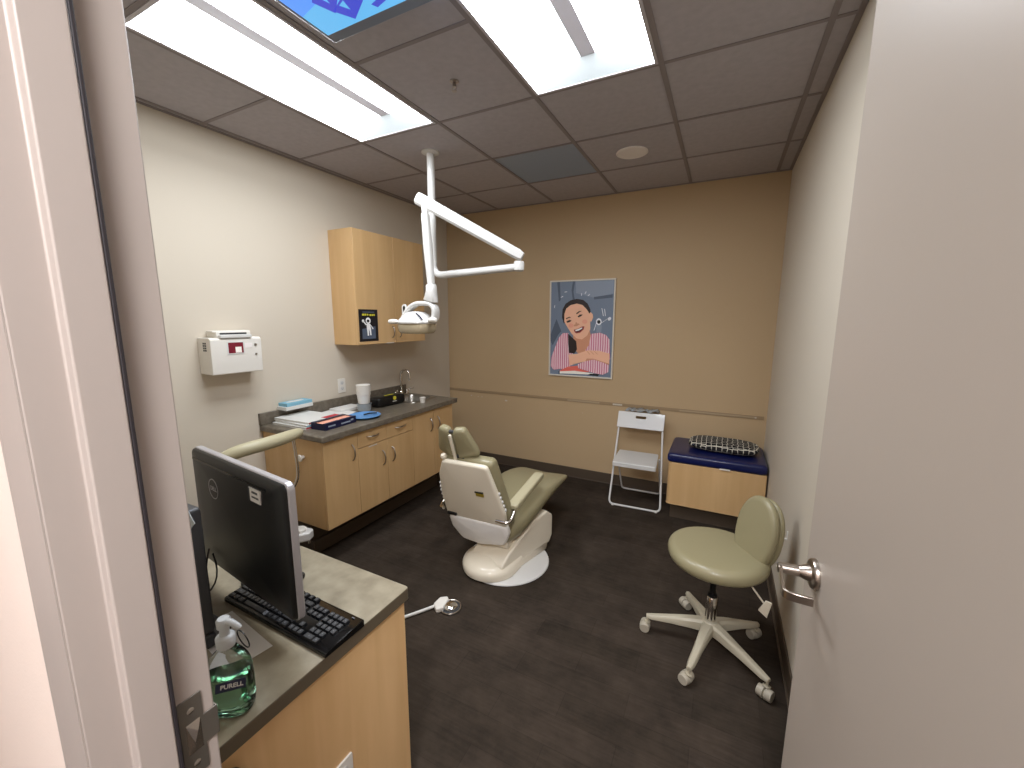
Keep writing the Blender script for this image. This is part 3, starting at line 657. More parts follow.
for k in range(3): D(ix['skin2'], [(300+k*22, 512), (304+k*22, 512), (322+k*24, 534), (318+k*24, 534)])
D(ix['stripes'], [(72, 546), (120, 530), (184, 530), (190, 602), (140, 624), (84, 632), (66, 606)])
D(ix['stripes'], [(244, 596), (290, 578), (340, 568), (400, 588), (434, 606), (430, 650), (396, 668), (340, 656), (280, 634), (246, 622)])
D(ix['pred'], [(126, 636), (180, 612), (244, 606), (246, 624), (320, 650), (126, 646)])
D(ix['pwhite'], [(124, 642), (220, 640), (340, 658), (330, 666), (124, 656)])
D(ix['pblack'], [(118, 640), (124, 640), (124, 660), (118, 658)]); D(ix['pblack'], [(320, 660), (376, 664), (366, 676), (300, 668)])
E_(ix['blush'], 205, 345, 16, 14); E_(ix['blush'], 292, 322, 16, 14)
E_(ix['skin2'], 240, 336, 6, 12, -15); D(ix['skin2'], [(224, 340), (250, 332), (262, 338), (240, 350), (222, 350)])
D(ix['hair'], [(176, 318), (196, 308), (210, 314), (196, 322), (180, 326)]); D(ix['hair'], [(248, 288), (262, 276), (280, 276), (272, 286), (254, 294)])
D(ix['hair'], [(172, 298), (196, 288), (206, 293), (190, 296), (174, 304)]); D(ix['hair'], [(240, 268), (258, 254), (276, 254), (262, 260), (242, 274)])
D(ix['lips'], [(222, 372), (246, 366), (276, 352), (290, 352), (284, 372), (262, 392), (238, 396), (228, 388)])
D(ix['mouth'], [(226, 374), (248, 370), (282, 356), (278, 372), (260, 386), (240, 390)])
D(ix['teeth'], [(230, 374), (250, 368), (276, 358), (276, 366), (254, 378), (234, 382)])
s_.build('printed_picture', order, t, smooth=False)

# ------------------------------------------------------------ dental lamp
LX, LY = -1.860, 2.407
t = thing('dental_lamp', 'white dental examination lamp hanging from the ceiling on a jointed arm', 'dental lamp', (LX, LY, CE))
MB().lathe([(.06, 0), (.06, -.008), (.045, -.014), (0, -.014)], c=(LX, LY, CE), n=32).build('ceiling_flange', 'whitemetal', t)
rb = .07; ZA = 1.925
pts = [(LX, LY, CE-.01), (LX, LY, 2.3), (LX, LY, ZA+rb)] + [(LX+rb*(1-math.cos(a)), LY, ZA+rb-rb*math.sin(a)) for a in [PI/2*k/8 for k in range(1, 9)]] + [(-1.50, LY, ZA+.01), (-1.20, LY, ZA+.022)]
MB().tube(pts, [.026]*3+[.025]*8+[.024, .024], 20).build('support_pole', 'whitemetal', t)
MB().lathe([(.027, -.002), (.027, .002)], c=(LX, LY, 2.02), n=24).build('collar', 'white', t)
JXc = (-1.185, LY)
MB().lathe([(0, -.028), (.022, -.028), (.032, -.02), (.034, .02), (.030, .034), (.014, .036), (.014, .07), (0, .07)], c=(JXc[0], JXc[1], ZA+.022), n=28).build('elbow_joint', 'whitemetal', t)
A, B = Vector((-1.155, 2.398, 2.005)), Vector((-1.815, 2.20, 2.388))
dA = (B-A).normalized(); sd_ = dA.cross(Vector((0, 0, 1))).normalized(); up_ = sd_.cross(dA)
def sec(p, w_, h_, c_): return [p+sd_*a+up_*b_ for a, b_ in [(-w_+c_, -h_), (w_-c_, -h_), (w_, -h_+c_), (w_, h_-c_), (w_-c_, h_), (-w_+c_, h_), (-w_, h_-c_), (-w_, -h_+c_)]]
sa = MB().rings([sec(A, .022, .024, .010), sec(A+dA*.03, .026, .032, .012), sec(B-dA*.02, .030, .038, .014), sec(B, .028, .034, .013)]).build('spring_arm', 'whitemetal', t, bevel=.004)
MB().rings([[q for q in sec(B+dA*a, .021, .027, .01)] for a in (-.002, .003)]).build('end_cap', 'steel', sa)
Pt, Pb = Vector((-1.762, 2.205, 2.335)), Vector((-1.722, 2.20, 1.845))
MB().tube([Pt, Pt+(Pb-Pt)*.10], .021, 16).build('upper_swivel', 'whitemetal', t)
q0 = Pt+(Pb-Pt)*.10
MB().rings([sec_ for sec_ in [[p+Vector((1, 0, 0))*x*w_ + Vector((0, 1, 0))*y*w_ for x, y in ell(1, 1, 20, 3)] for p, w_ in ((q0, .024), (q0+(Pb-q0)*.5, .027), (Pb, .022))]]).build('drop_arm', 'whitemetal', t, bevel=.003)
cn = [(Pb, .024, .024), (Vector((-1.722, 2.20, 1.835)), .032, .030), (Vector((-1.722, 2.20, 1.795)), .034, .032), (Vector((-1.728, 2.20, 1.74)), .048, .034), (Vector((-1.73, 2.20, 1.735)), .046, .032)]
MB().rings([[p+Vector((x*a, y*b_, x*a*(-.25 if i > 2 else 0))) for x, y in ell(1, 1, 20, 3)] for i, (p, a, b_) in enumerate(cn)]).build('swivel_housing', 'whitemetal', t)
# yoke: an arch over the head
yk = bez((-1.968, 2.2, 1.605), (-1.90, 2.2, 1.735), (-1.79, 2.2, 1.722), 10) + bez((-1.77, 2.2, 1.722), (-1.665, 2.2, 1.722), (-1.70, 2.2, 1.62), 10)
yr = MB()
prev = None; rg = []
for i, p in enumerate(yk):
    d_ = (Vector(yk[min(i+1, len(yk)-1)])-Vector(yk[max(i-1, 0)])).normalized(); n_ = d_.cross(Vector((0, 1, 0))).normalized()
    rg.append([Vector(p)+n_*x*.016+Vector((0, 1, 0))*y*.034 for x, y in ell(1, 1, 14, 3)])
yr.rings(rg).build('yoke', 'whitemetal', t)
MB().cyl((-1.735, 2.2, 1.705), (-1.73, 2.2, 1.745), .026).build('yoke_pivot', 'whitemetal', t)
hc = Vector((-1.852, 2.2, 1.59))
prof = [(.128, 0, .105), (.131, .008, .107), (.122, .022, .10), (.098, .050, .08), (.066, .072, .055), (.03, .080, .03), (.002, .081, .002)]
MB().rings([[hc+Vector((x*a, y*b_, z)) for x, y in ell(1, 1, 40, 2.6)] for a, z, b_ in prof]).build('lamp_housing', 'whitemetal', t)
MB().rings([[hc+Vector((x*a, y*b_, z)) for x, y in ell(1, 1, 40, 2.8)] for a, z, b_ in ((.124, .0, .094), (.127, -.01, .097), (.122, -.052, .094), (.108, -.066, .084), (.05, -.070, .035), (.001, -.070, .001))]).build('shield', 'shield', t)
MB().tube([(-1.80, 2.135, 1.656), (-1.765, 2.122, 1.640), (-1.738, 2.118, 1.615)], .0045, 8).build('dark_seam', 'navycard', t)
for sx, xa, dz_ in ((-1, -1.975, 0), (1, -1.735, .012)):
    MB().tube([(xa, 2.17, 1.600+dz_), (xa+sx*.045, 2.16, 1.603+dz_), (xa+sx*.09, 2.15, 1.600+dz_)], [.013, .019, .016], 14).build('handle', 'white', t, sub=1)
T = frame((-1.985, 2.24, 1.675), (1, 0, 0), (0, 0, 1))
MB().prism(rrect(-.022, .022, -.045, .045, .021), 0, .012, T=T).build('rear_bracket', 'whitemetal', t, bevel=.003)
MB().prism(rrect(-.009, .009, -.034, .034, .008), .012, .0135, T=frame((-1.985, 2.24, 1.675), (1, 0, 0), (0, 0, 1))).build('bracket_slot', 'black', t)
# ------------------------------------------------------------ dental chair
t = thing('dental_chair', 'sage tan dental patient chair with white shell on a round floor plate', 'dental chair', (-1.20, 2.27, 0))
def W(x, y, z): return Vector((x, y, z))
MB().lathe([(0, 0), (.283, 0), (.287, .004), (.284, .011), (.27, .014), (0, .014)], c=(-1.20, 2.27, 0), n=64).build('floor_plate', 'whitemetal', t)
by = math.radians(14); TB = Matrix.Translation((-1.20, 2.27, 0)) @ Matrix.Rotation(-by, 4, 'Z')
# sweeping base: round at the rear, wedge rising to the front
def basering(z, rr, f1, hw):
    # outline: semicircle radius rr centred at f=-.13, straight sides to f1
    pts = []
    for k in range(17):
        a = PI+PI*k/16; pts.append((rr*math.cos(a)-.02, -.13+rr*math.sin(a)))
    pts += [(hw+.0, .0), (hw, f1-.03), (hw-.03, f1), (-hw+.03, f1), (-hw, f1-.03), (-hw, .0)]
    return [TB @ Vector((x, y, z)) for x, y in pts]
MB().rings([basering(.014, .185, .29, .138), basering(.05, .19, .30, .140), basering(.075, .18, .31, .138), basering(.095, .14, .31, .136), basering(.108, .09, .31, .12)], cap0=True).build('base', 'cream', t, bevel=.006, seg=3, ang=50)
# wedge link cover
wp = roundpoly([(-.20, .05), (.30, .05), (.335, .10), (.335, .25), (.27, .30), (.12, .285), (-.12, .16), (-.20, .10)], .03)
MB().prism(wp, -.137, .1385, T=TB @ Matrix(((0, 0, 1, 0), (1, 0, 0, 0), (0, 1, 0, 0), (0, 0, 0, 1)))).build('lift_arm_cover', 'cream', t, bevel=.012, seg=3, ang=50)
MB().lathe([(.10, .10), (.085, .14), (.082, .20), (.09, .30), (.0, .30)], T=TB, c=(-.03*0, 0, 0), n=36).build('lift_column', 'cream', t).location = (0, 0, 0)
# seat and leg rest upholstery
sec_ = [(2.085, -1.255, .155, .22, .36), (2.11, -1.252, .19, .195, .395), (2.2, -1.248, .222, .20, .425), (2.35, -1.245, .235, .245, .445), (2.5, -1.243, .238, .285, .460), (2.65, -1.24, .237, .31, .465), (2.8, -1.238, .232, .325, .450), (2.92, -1.236, .222, .335, .420), (3.0, -1.234, .21, .345, .392), (3.03, -1.234, .17, .352, .376)]
rg = []
for y, xc, hw, zb_, zt_ in sec_:
    r_ = []
    for k in range(28):
        a = 2*PI*k/28; c_, s_ = math.cos(a), math.sin(a)
        x = math.copysign(abs(c_)**.6, c_)*hw; zc_ = (zb_+zt_)/2; h_ = (zt_-zb_)/2
        z = zc_+math.copysign(abs(s_)**.62, s_)*h_
        if s_ > .5: z -= .022*(1-min(1, (abs(x)/hw)**2))      # slightly dished top
        if s_ < 0: x *= (1-.28*abs(s_))                       # tucks under
        r_.append(Vector((xc+x, y, z)))
    rg.append(r_)
MB().rings(rg).build('seat_cushion', 'vinyl', t, sub=1)
MB().prism(roundpoly([(2.12, .17), (2.75, .30), (2.75, .335), (2.12, .27)], .02), -.13, .13, T=Matrix(((0, 0, 1, -1.245), (1, 0, 0, 0), (0, 1, 0, 0), (0, 0, 0, 1)))).build('seat_frame', 'cream', t, bevel=.006)
# backrest
bd = Vector((0.0, -.342, .94)).normalized(); bx = Vector((1, .03, 0)).normalized(); b0 = Vector((-1.295, 2.085, .28))
TBk = frame(b0, bx, bd)              # z axis = x cross y, pointing to the rear of the chair (towards the doorway)
def bk(poly, r): return roundpoly(poly, r)
shell = bk([(-.205, .10), (.215, .10), (.225, .22), (.165, .56), (-.135, .56), (-.185, .45), (-.21, .25)], [.03, .03, .06, .03, .03, .1, .1])
cush = bk([(-.19, -.04), (.205, -.04), (.230, .16), (.182, .562), (-.145, .562), (-.2, .40), (-.215, .15)], [.05, .05, .1, .03, .03, .1, .1])
MB().pad(cush, .085, .03, 0, T=TBk @ Matrix.Translation((0, 0, -.050))).build('back_cushion', 'vinyl', t)
MB().pad(shell, .036, .016, .012, T=TBk @ Matrix.Translation((0, 0, .008))).build('back_shell', 'cream', t)
low = bk([(-.200, .125), (.215, .125), (.225, .05), (.18, -.05), (.0, -.095), (-.14, -.075), (-.195, .02)], .045)
MB().pad(low, .06, .022, .01, T=TBk @ Matrix.Translation((0, 0, .006))).build('lower_cover', 'creamlow', t)
MB().box(-.19, -.125, .132, .150, .028, .040, T=TBk).build('maker_plate', 'black', t, bevel=.001)
cl = MB().m(0).box(.065, .115, .345, .368, .028, .0405, T=TBk).m(1).box(.060, .115, .369, .376, .028, .0408, T=TBk).build('caution_sticker', ['gold', 'black'], t); 
for s, x_ in ((1, None), (-1, None)):
    kn = MB()
    for k in range(5):
        y_ = .235+k*.030; x0 = (.222-(y_-.22)*.175) if s > 0 else -.215+(max(y_-.3, 0))*.14
        kn.lathe([(0, -.008), (.009, -.006), (.011, 0), (.009, .006), (0, .008)], T=TBk @ Matrix.Translation((x0, y_, .0)) @ Matrix.Rotation(PI/2, 4, 'Y'), n=14)
    kn.build('control_buttons', 'whitemetal', t)
# headrest: two wings on a centre strip
HT = TBk @ Matrix.Translation((-.055, .545, -.035)) @ Matrix.Rotation(math.radians(0), 4, 'X')
for s in (-1, 1):
    o_ = [(s*.004, .0), (s*.135, .02), (s*.130, .06), (s*.082, .205), (s*.070, .215), (s*.02, .215), (s*.006, .195)]
    if s < 0: o_ = o_[::-1]
    hw_ = MB().pad(roundpoly(o_, .018), .055, .022, .006, T=HT @ Matrix.Translation((s*.006, 0, 0)) @ Matrix.Rotation(math.radians(s*16), 4, 'Y')).build('headrest_wing', 'vinyl', t)
MB().prism(rrect(-.008, .008, -.0, .185, .006), .018, .034, T=HT).build('headrest_strip', 'cream', t, bevel=.003)
MB().cyl(HT @ Vector((-.014, .19, .0)), HT @ Vector((.014, .19, .0)), .010).build('headrest_knob', 'darkgrey', t)
MB().box(-.03, .05, -.06, .02, -.012, .012, T=HT).build('headrest_mount', 'darkgrey', t, bevel=.004)
MB().lathe([(0, 0), (.018, 0), (.020, .01), (.014, .022), (0, .026)], T=TBk @ Matrix.Translation((-.13, .565, .0)) @ Matrix.Rotation(-PI/2, 4, 'X'), n=18).build('back_knob', 'cream', t)
# armrests
for s in (1, -1):
    ax = -1.062 if s > 0 else -1.545
    arm = MB().pad(rrect(-.033, .033, -.215, .215, .018), .048, .014, .003, T=frame((ax, 2.29, .525), (1, 0, 0), (0, .42, .065))).build('armrest_pad', 'armpad', t)
    MB().tube([(ax-s*(.07 if s > 0 else .03), 2.00, .425), (ax-s*.01, 2.01, .420)] + bez((ax, 2.015, .420), (ax+s*.02, 2.055, .425), (ax, 2.115, .485), 6), .011, 12).build('armrest_bracket', 'chrome', t)

# foot control with hose
t = thing('foot_control', 'round chrome foot control with a white hose on the carpet', 'foot control', (-1.265, 1.70, 0))
c = (-1.262, 1.705, 0)
MB().lathe([(0, 0), (.058, 0), (.060, .004), (.054, .008), (.044, .009), (0, .009)], c=c, n=40).build('foot_plate', 'darkgrey', t)
MB().tube([(c[0]+.058*math.cos(a), c[1]+.058*math.sin(a), .009) for a in [2*PI*k/32 for k in range(32)]], .0035, 8, closed=True).build('guard_ring', 'nickel', t)
MB().lathe([(.040, .009), (.039, .017), (.030, .025), (.016, .029), (0, .030)], c=c, n=36).build('pedal', 'chrome', t)
MB().prism(roundpoly([(-1.350, 1.665), (-1.305, 1.630), (-1.280, 1.662), (-1.295, 1.735), (-1.315, 1.752), (-1.35, 1.725)], .012), 0, .030).build('hose_block', 'white', t, bevel=.008, seg=3)
MB().tube(bez((-1.335, 1.675, .014), (-1.37, 1.62, .011), (-1.42, 1.545, .011), 8)+bez((-1.43, 1.53, .011), (-1.55, 1.34, .011), (-1.85, 1.30, .011), 8), .0085, 10).build('hose', 'cardwhite', t)

# ------------------------------------------------------------ doctor's stool
SC = Vector((.047, 2.085, 0))
t = thing('doctor_stool', 'sage tan padded stool with backrest on a five-armed caster base by the door', 'stool', SC)
cast = [(-.243, 2.045), (-.025, 1.793), (.28, 1.880), (.262, 2.235), (-.069, 2.331)]
hub = SC + Vector((0, 0, .105))
for i, (x, y) in enumerate(cast):
    d_ = Vector((x-SC.x, y-SC.y, 0)); L0 = d_.length; d_.normalize(); q = Vector((-d_.y, d_.x, 0)); rg = []
    for a, w_, zt_, zb_ in ((.025, .030, .140, .085), (.08, .024, .135, .085), (L0*.6, .019, .118, .082), (L0*.93, .017, .098, .076), (L0+.008, .012, .094, .078)):
        p = SC + d_*a
        rg.append([p+q*u+Vector((0, 0, z)) for u, z in ((-w_, zb_), (w_, zb_), (w_, zt_-.01), (w_*.6, zt_), (-w_*.6, zt_), (-w_, zt_-.01))])
    MB().rings(rg).build('base_arm', 'stoolbase', t, bevel=.003)
    cr = random.uniform(0, PI); cd = Vector((math.cos(cr+.6), math.sin(cr+.6), 0)); p = Vector((x, y, 0)); cq = Vector((-cd.y, cd.x, 0)); wc = p + cq*.012 + Vector((0, 0, .027))
    cs = MB()
    for s in (-1, 1): cs.cyl(wc+cd*s*.003, wc+cd*s*.030, .027, .0235, 22)
    cb = cs.build('caster', 'caster', t, bevel=.002)
    MB().cyl(wc-cd*.009, wc+cd*.009, .018, n=16).cyl(p+Vector((0, 0, .045)), p+Vector((0, 0, .080)), .006).cyl(p+cq*.004+Vector((0, 0, .050)), p+Vector((0, 0, .058)), .016).build('caster_fork', 'stoolbase', cb)
MB().lathe([(.045, .08), (.047, .13), (.035, .145), (0, .145)], c=SC, n=30).build('hub', 'stoolbase', t)
MB().lathe([(.025, .14), (.025, .265), (.022, .27), (0, .27)], c=SC, n=28).build('gas_cylinder', 'chrome', t)
MB().cyl(SC+Vector((0, 0, .265)), SC+Vector((0, 0, .435)), .014).lathe([(.022, .27), (.022, .285), (.014, .287)], c=SC).build('piston', 'black', t)
MB().box(SC.x-.09, SC.x+.12, SC.y-.08, SC.y+.08, .430, .447).tube([(SC.x+.08, SC.y, .40), (SC.x+.20, SC.y+.04, .39), (.262, 2.20, .43), (.275, 2.205, .58)], [.012]*4, 10).build('seat_plate', 'black', t, bevel=.003)
so = [(x*(1-.12*(y/.24)**2*(1 if x > 0 else .3))+.005, y) for x, y in ell(.225, .225, 48, 2.15)]
MB().pad(so, .078, .037, .004, T=Matrix.Translation((SC.x, SC.y+.02, .484)) @ Matrix.Rotation(math.radians(12), 4, 'Z'), steps=7).build('seat', 'vinyl', t)
nb = Vector((-.80, -.58, .16)).normalized(); tb = Vector((.58, -.80, 0)).normalized()
TK = frame((.218, 2.150, .618), tb, Vector((0, 0, 1)) - nb*nb.z)
# frame z = x cross y ; make it face the seat
zax = Vector((TK[0][2], TK[1][2], TK[2][2]))
if zax.dot(nb) < 0: TK = frame((.218, 2.150, .618), -tb, Vector((0, 0, 1)) - nb*nb.z)
bo = ell(.118, .178, 44, 2.15)
MB().pad(bo, .044, .021, .006, T=TK @ Matrix.Translation((0, 0, .012)), steps=6).build('backrest', 'vinyl', t)
MB().pad(ell(.112, .170, 44, 2.15), .030, .014, 0, T=TK @ Matrix.Translation((0, 0, -.026)), steps=5).build('backrest_rear_pad', 'vinyl', t)
lvp = MB().tube([(SC.x+.15, SC.y-.08, .425), (SC.x+.205, SC.y-.13, .38)], .004, 8).prism([(SC.x+.18, .352), (SC.x+.215, .325), (SC.x+.228, .40), (SC.x+.205, .405)], -(SC.y-.13), -(SC.y-.14), T=Matrix(((1, 0, 0, 0), (0, 0, -1, 0), (0, 1, 0, 0), (0, 0, 0, 1)))).build('adjust_paddle', 'cream', t, bevel=.002)

# ------------------------------------------------------------ assistant's stool behind the desk
AC = Vector((-2.42, 1.30, 0))
t = thing('assistant_stool', 'assistant stool with curved sage tan arm bar beside the base cabinet', 'stool', AC)
arc = [(-2.235, 1.56, .945), (-2.20, 1.50, .95), (-2.165, 1.40, .952), (-2.150, 1.28, .952), (-2.165, 1.16, .95), (-2.20, 1.11, .925), (-2.26, 1.05, .89)]
MB().tube(arc, [.024, .033, .036, .036, .035, .033, .02], 18).build('arm_bar', 'armpad', t, sub=1)
MB().tube([(-2.195, 1.475, .935), (-2.190, 1.480, .86), (-2.188, 1.485, .76)] + bez((-2.188, 1.485, .72), (-2.19, 1.48, .64), (-2.23, 1.44, .60), 8) + [(-2.27, 1.41, .52), (-2.36, 1.34, .495)], .009, 12).build('arm_support', 'chrome', t)
MB().pad(ell(.19, .19, 44), .08, .036, .006, T=Matrix.Translation((AC.x+.01, AC.y, .54)), steps=6).build('seat', 'vinyl', t)
MB().cyl(AC+Vector((0, 0, .10)), AC+Vector((0, 0, .505)), .024).build('gas_cylinder', 'chrome', t)
MB().lathe([(.05, .09), (.05, .14), (.03, .16), (0, .16)], c=AC).build('hub', 'stoolbase', t)
for k in range(5):
    a = 2*PI*k/5-.2; d_ = Vector((math.cos(a), math.sin(a), 0)); q = Vector((-d_.y, d_.x, 0))
    MB().rings([[AC+d_*r_+q*u+Vector((0, 0, z)) for u, z in ((-w_, .08), (w_, .08), (w_, zt_), (-w_, zt_))] for r_, w_, zt_ in ((.03, .03, .13), (.20, .022, .11), (.27, .016, .10))]).build('base_arm', 'stoolbase', t, bevel=.004)
    p = AC+d_*.26
    MB().cyl(p+q*-.022+Vector((0, 0, .0275)), p+q*.022+Vector((0, 0, .0275)), .027, n=20).cyl(p+Vector((0, 0, .04)), p+Vector((0, 0, .085)), .006).build('caster', 'caster', t, bevel=.003)
# foot ring and its white clamp housing
MB().tube([(AC.x+.20*math.cos(a), AC.y+.20*math.sin(a), .30) for a in [2*PI*k/40 for k in range(40)]], .010, 10, closed=True).build('foot_ring', 'chrome', t)
MB().prism(roundpoly([(-2.36, 1.40), (-2.20, 1.455), (-2.165, 1.51), (-2.19, 1.56), (-2.30, 1.545), (-2.38, 1.47)], .02), .27, .325).build('clamp_housing', 'whitemetal', t, bevel=.010, seg=3)
MB().lathe([(0, .325), (.035, .325), (.036, .338), (.03, .344), (0, .345)], c=(-2.235, 1.50, 0)).build('clamp_cap', 'white', t)
MB().cyl((-2.20, 1.53, .24), (-2.20, 1.53, .30), .008).cyl((-2.245, 1.49, .34), (-2.245, 1.49, .42), .006).build('clamp_pin', 'chrome', t)

# ------------------------------------------------------------ white folding chair
t = thing('folding_chair', 'white metal folding chair leaning against the tan back wall', 'folding chair', (-.60, 3.62, 0))
r = .0088
BL, BR, TL_, TR_ = Vector((-.795, 3.44, .0)), Vector((-.365, 3.46, .0)), Vector((-.800, 3.80, .765)), Vector((-.425, 3.80, .768))
up = Vector((0, 0, r))
def lerp(a, b_, q): return a+(b_-a)*q
pts = [TL_, lerp(TL_, BL+up, .5)] + [lerp(TL_, BL+up, .93)] + bez(lerp(TL_, BL+up, .94), BL+up, lerp(BL+up, BR+up, .10), 8)[1:]
pts += [lerp(BL+up, BR+up, .5)] + bez(lerp(BR+up, BL+up, .10), BR+up, lerp(TR_, BR+up, .94), 8) + [lerp(TR_, BR+up, .5), TR_]
MB().tube(pts, r, 12).build('front_frame', 'whitemetal', t)
# rear legs
a1, a2 = lerp(TL_, BL, .47)+Vector((.02, 0, 0)), lerp(TR_, BR, .47)+Vector((-.02, 0, 0))
b1, b2 = Vector((-.765, 3.835, r)), Vector((-.415, 3.845, r))
pts = [a1, lerp(a1, b1, .9)] + bez(lerp(a1, b1, .93), b1, lerp(b1, b2, .1), 6) + bez(lerp(b2, b1, .1), b2, lerp(a2, b2, .93), 6) + [lerp(a2, b2, .9), a2]
MB().tube(pts, r*.9, 12).build('rear_frame', 'whitemetal', t)
ux = (TR_-TL_).normalized(); uy = (lerp(TL_, BL, 0)-lerp(TL_, BL, .25)).normalized()
TP = frame(lerp(lerp(TL_, BL, .085), lerp(TR_, BR, .085), .5), ux, uy)
bw = .205
bp = MB()
ol = [(-bw, -.075), (bw, -.075), (bw, .075), (-bw, .075)]; sl = [(-.045, .018), (.045, .018), (.045, .042), (-.045, .042)]
vs = [TP @ Vector((x, y, z)) for z in (.010, .024) for x, y in ol+sl]
fs = []
for o_ in (0, 8):
    for k in range(4): fs.append((o_+k, o_+(k+1) % 4, o_+4+(k+1) % 4, o_+4+k))
for k in range(4): fs.append((k, (k+1) % 4, 8+(k+1) % 4, 8+k)); fs.append((4+k, 4+(k+1) % 4, 12+(k+1) % 4, 12+k))
bp.add(vs, fs).build('back_panel', 'whitemetal', t, bevel=.003)
# seat panel sloping
TS = frame((-.60, 3.52, .415), (1, .04, 0), (-.03, 1, .08))
MB().prism(roundpoly([(-.175, -.115), (.185, -.115), (.175, .175), (-.165, .175)], .02), -.008, .008, T=TS).box(-.172, .182, -.118, -.108, -.032, .004, T=TS).build('seat', 'whitemetal', t, bevel=.003)
for p in (lerp(BL, BR, .08), lerp(BL, BR, .92)): MB().cyl(p, p+Vector((0, 0, .006)), .012).build('foot', 'white', t)
# clear plastic packaging lying on top of the back
t = thing('plastic_wrap', 'crumpled clear plastic wrap lying on top of the folding chair', 'plastic wrap', (-.6, 3.83, .765))
pw = MB(); nx, ny = 14, 5; vs = []; fs = []
for j in range(ny):
    for i in range(nx):
        vs.append(Vector((-.76+.30*i/(nx-1), 3.775+.10*j/(ny-1), .783+random.uniform(0, .028)*(1 if 0 < i < nx-1 else .2))))
for j in range(ny-1):
    for i in range(nx-1): fs.append((j*nx+i, j*nx+i+1, (j+1)*nx+i+1, (j+1)*nx+i))
o = pw.add(vs, fs).build('film', 'clearcup', t, ang=10); sdm = o.modifiers.new('s', 'SOLIDIFY'); sdm.thickness = .001

# ------------------------------------------------------------ toddler bench box with pad and cushion
BX0, BX1, BY0, BY1 = -.318, .362, 3.365, 3.885
t = thing('bench_box', 'low maple bench box on a dark recessed plinth in the right back corner', 'bench', ((BX0+BX1)/2, (BY0+BY1)/2, 0))
MB().prism(roundpoly([(BX0, BY0), (BX1, BY0), (BX1, BY1), (BX0, BY1)], [.04, .008, .008, .01], 6), .145, .495).build('body', 'maple', t, bevel=.003)
MB().box(BX0+.03, BX1-.01, BY0+.08, BY1-.01, 0, .1448).build('plinth', 'rubberbase', t)
MB().prism(roundpoly([(BX0-.002, BY0-.002), (BX1+.002, BY0-.002), (BX1+.002, BY1), (BX0-.002, BY1)], [.04, .008, .008, .01], 6), .1455, .150).build('edge_strip', 'mapleedge', t)
t = thing('bench_pad', 'navy blue vinyl pad on top of the low bench box', 'seat pad', ((BX0+BX1)/2, (BY0+BY1)/2, .4955))
MB().pad(roundpoly([(BX0-.008, BY0-.012), (BX1+.002, BY0-.012), (BX1+.002, BY1+.004), (BX0-.008, BY1+.004)], .03), .075, .024, .004, T=Matrix.Translation((0, 0, .5335))).build('pad_cover', 'navy', t)
t = thing('patterned_cushion', 'black and white patterned cushion on the navy bench pad', 'cushion', (.07, 3.66, .572))
cu = MB(); rg = []
TC_ = Matrix.Translation((.065, 3.640, .612)) @ Matrix.Rotation(math.radians(-4), 4, 'Z')
for q, z in ((.05, -.038), (.7, -.037), (.92, -.02), (1.0, 0.0), (.95, .02), (.78, .033), (.5, .039), (.05, .041)):
    rg.append([TC_ @ Vector((x*q, y*q, z)) for x, y in ell(.262, .165, 40, 3.6)])
cu.rings(rg).build('cushion_cover', 'pattern', t, sub=1)
MB().box(.05, .12, BY0-.0165, BY0-.0115, .497, .507).build('white_tag', 'white', bpy.data.objects['bench_pad'])

# ------------------------------------------------------------ desk
DX0, DX1, DY0, DY1, DZ = -1.80, -.848, YF+.004, .925, .76
t = thing('reception_desk', 'maple work desk with olive grey top just inside the doorway', 'desk', (-1.3, .6, 0))
MB().prism(roundpoly([(DX0, DY0), (DX1, DY0), (DX1, DY1), (DX0, DY1)], [.002, .004, .012, .004]), DZ-.040, DZ-.0012).build('top_edge', 'deskedge', t, bevel=.002)
MB().prism(roundpoly([(DX0, DY0), (DX1-.001, DY0), (DX1-.001, DY1-.001), (DX0, DY1-.001)], [.002, .004, .012, .004]), DZ-.0012, DZ).build('desktop', 'desktop', t)
MB().box(DX1-.032, DX1-.010, DY0+.002, DY1-.015, .0, DZ-.0402).build('side_panel', 'mapledesk_lifted', t, bevel=.001)
MB().box(DX0+.02, DX1-.033, DY1-.036, DY1-.016, .0, DZ-.0402).build('front_panel', 'mapleside', t, bevel=.001)
MB().box(DX0, DX0+.02, DY0+.002, DY1-.015, .0, DZ-.0402).build('side_panel', 'mapledesk_lifted', t, bevel=.001)
outlet((DX1-.0098, .635, .345), frame((DX1-.0098, .635, .345), (0, 1, 0), (0, 0, 1)), 'white outlet plate on the side panel of the desk')
# keyboard
KC = Vector((-1.075, .672, DZ+.0005)); KW, KD = .462, .128
t = thing('keyboard', 'black computer keyboard at the edge of the desk under the monitor', 'keyboard', KC, rz=math.radians(-.7), local=True)
TT = Matrix.Rotation(math.radians(3), 4, 'X')
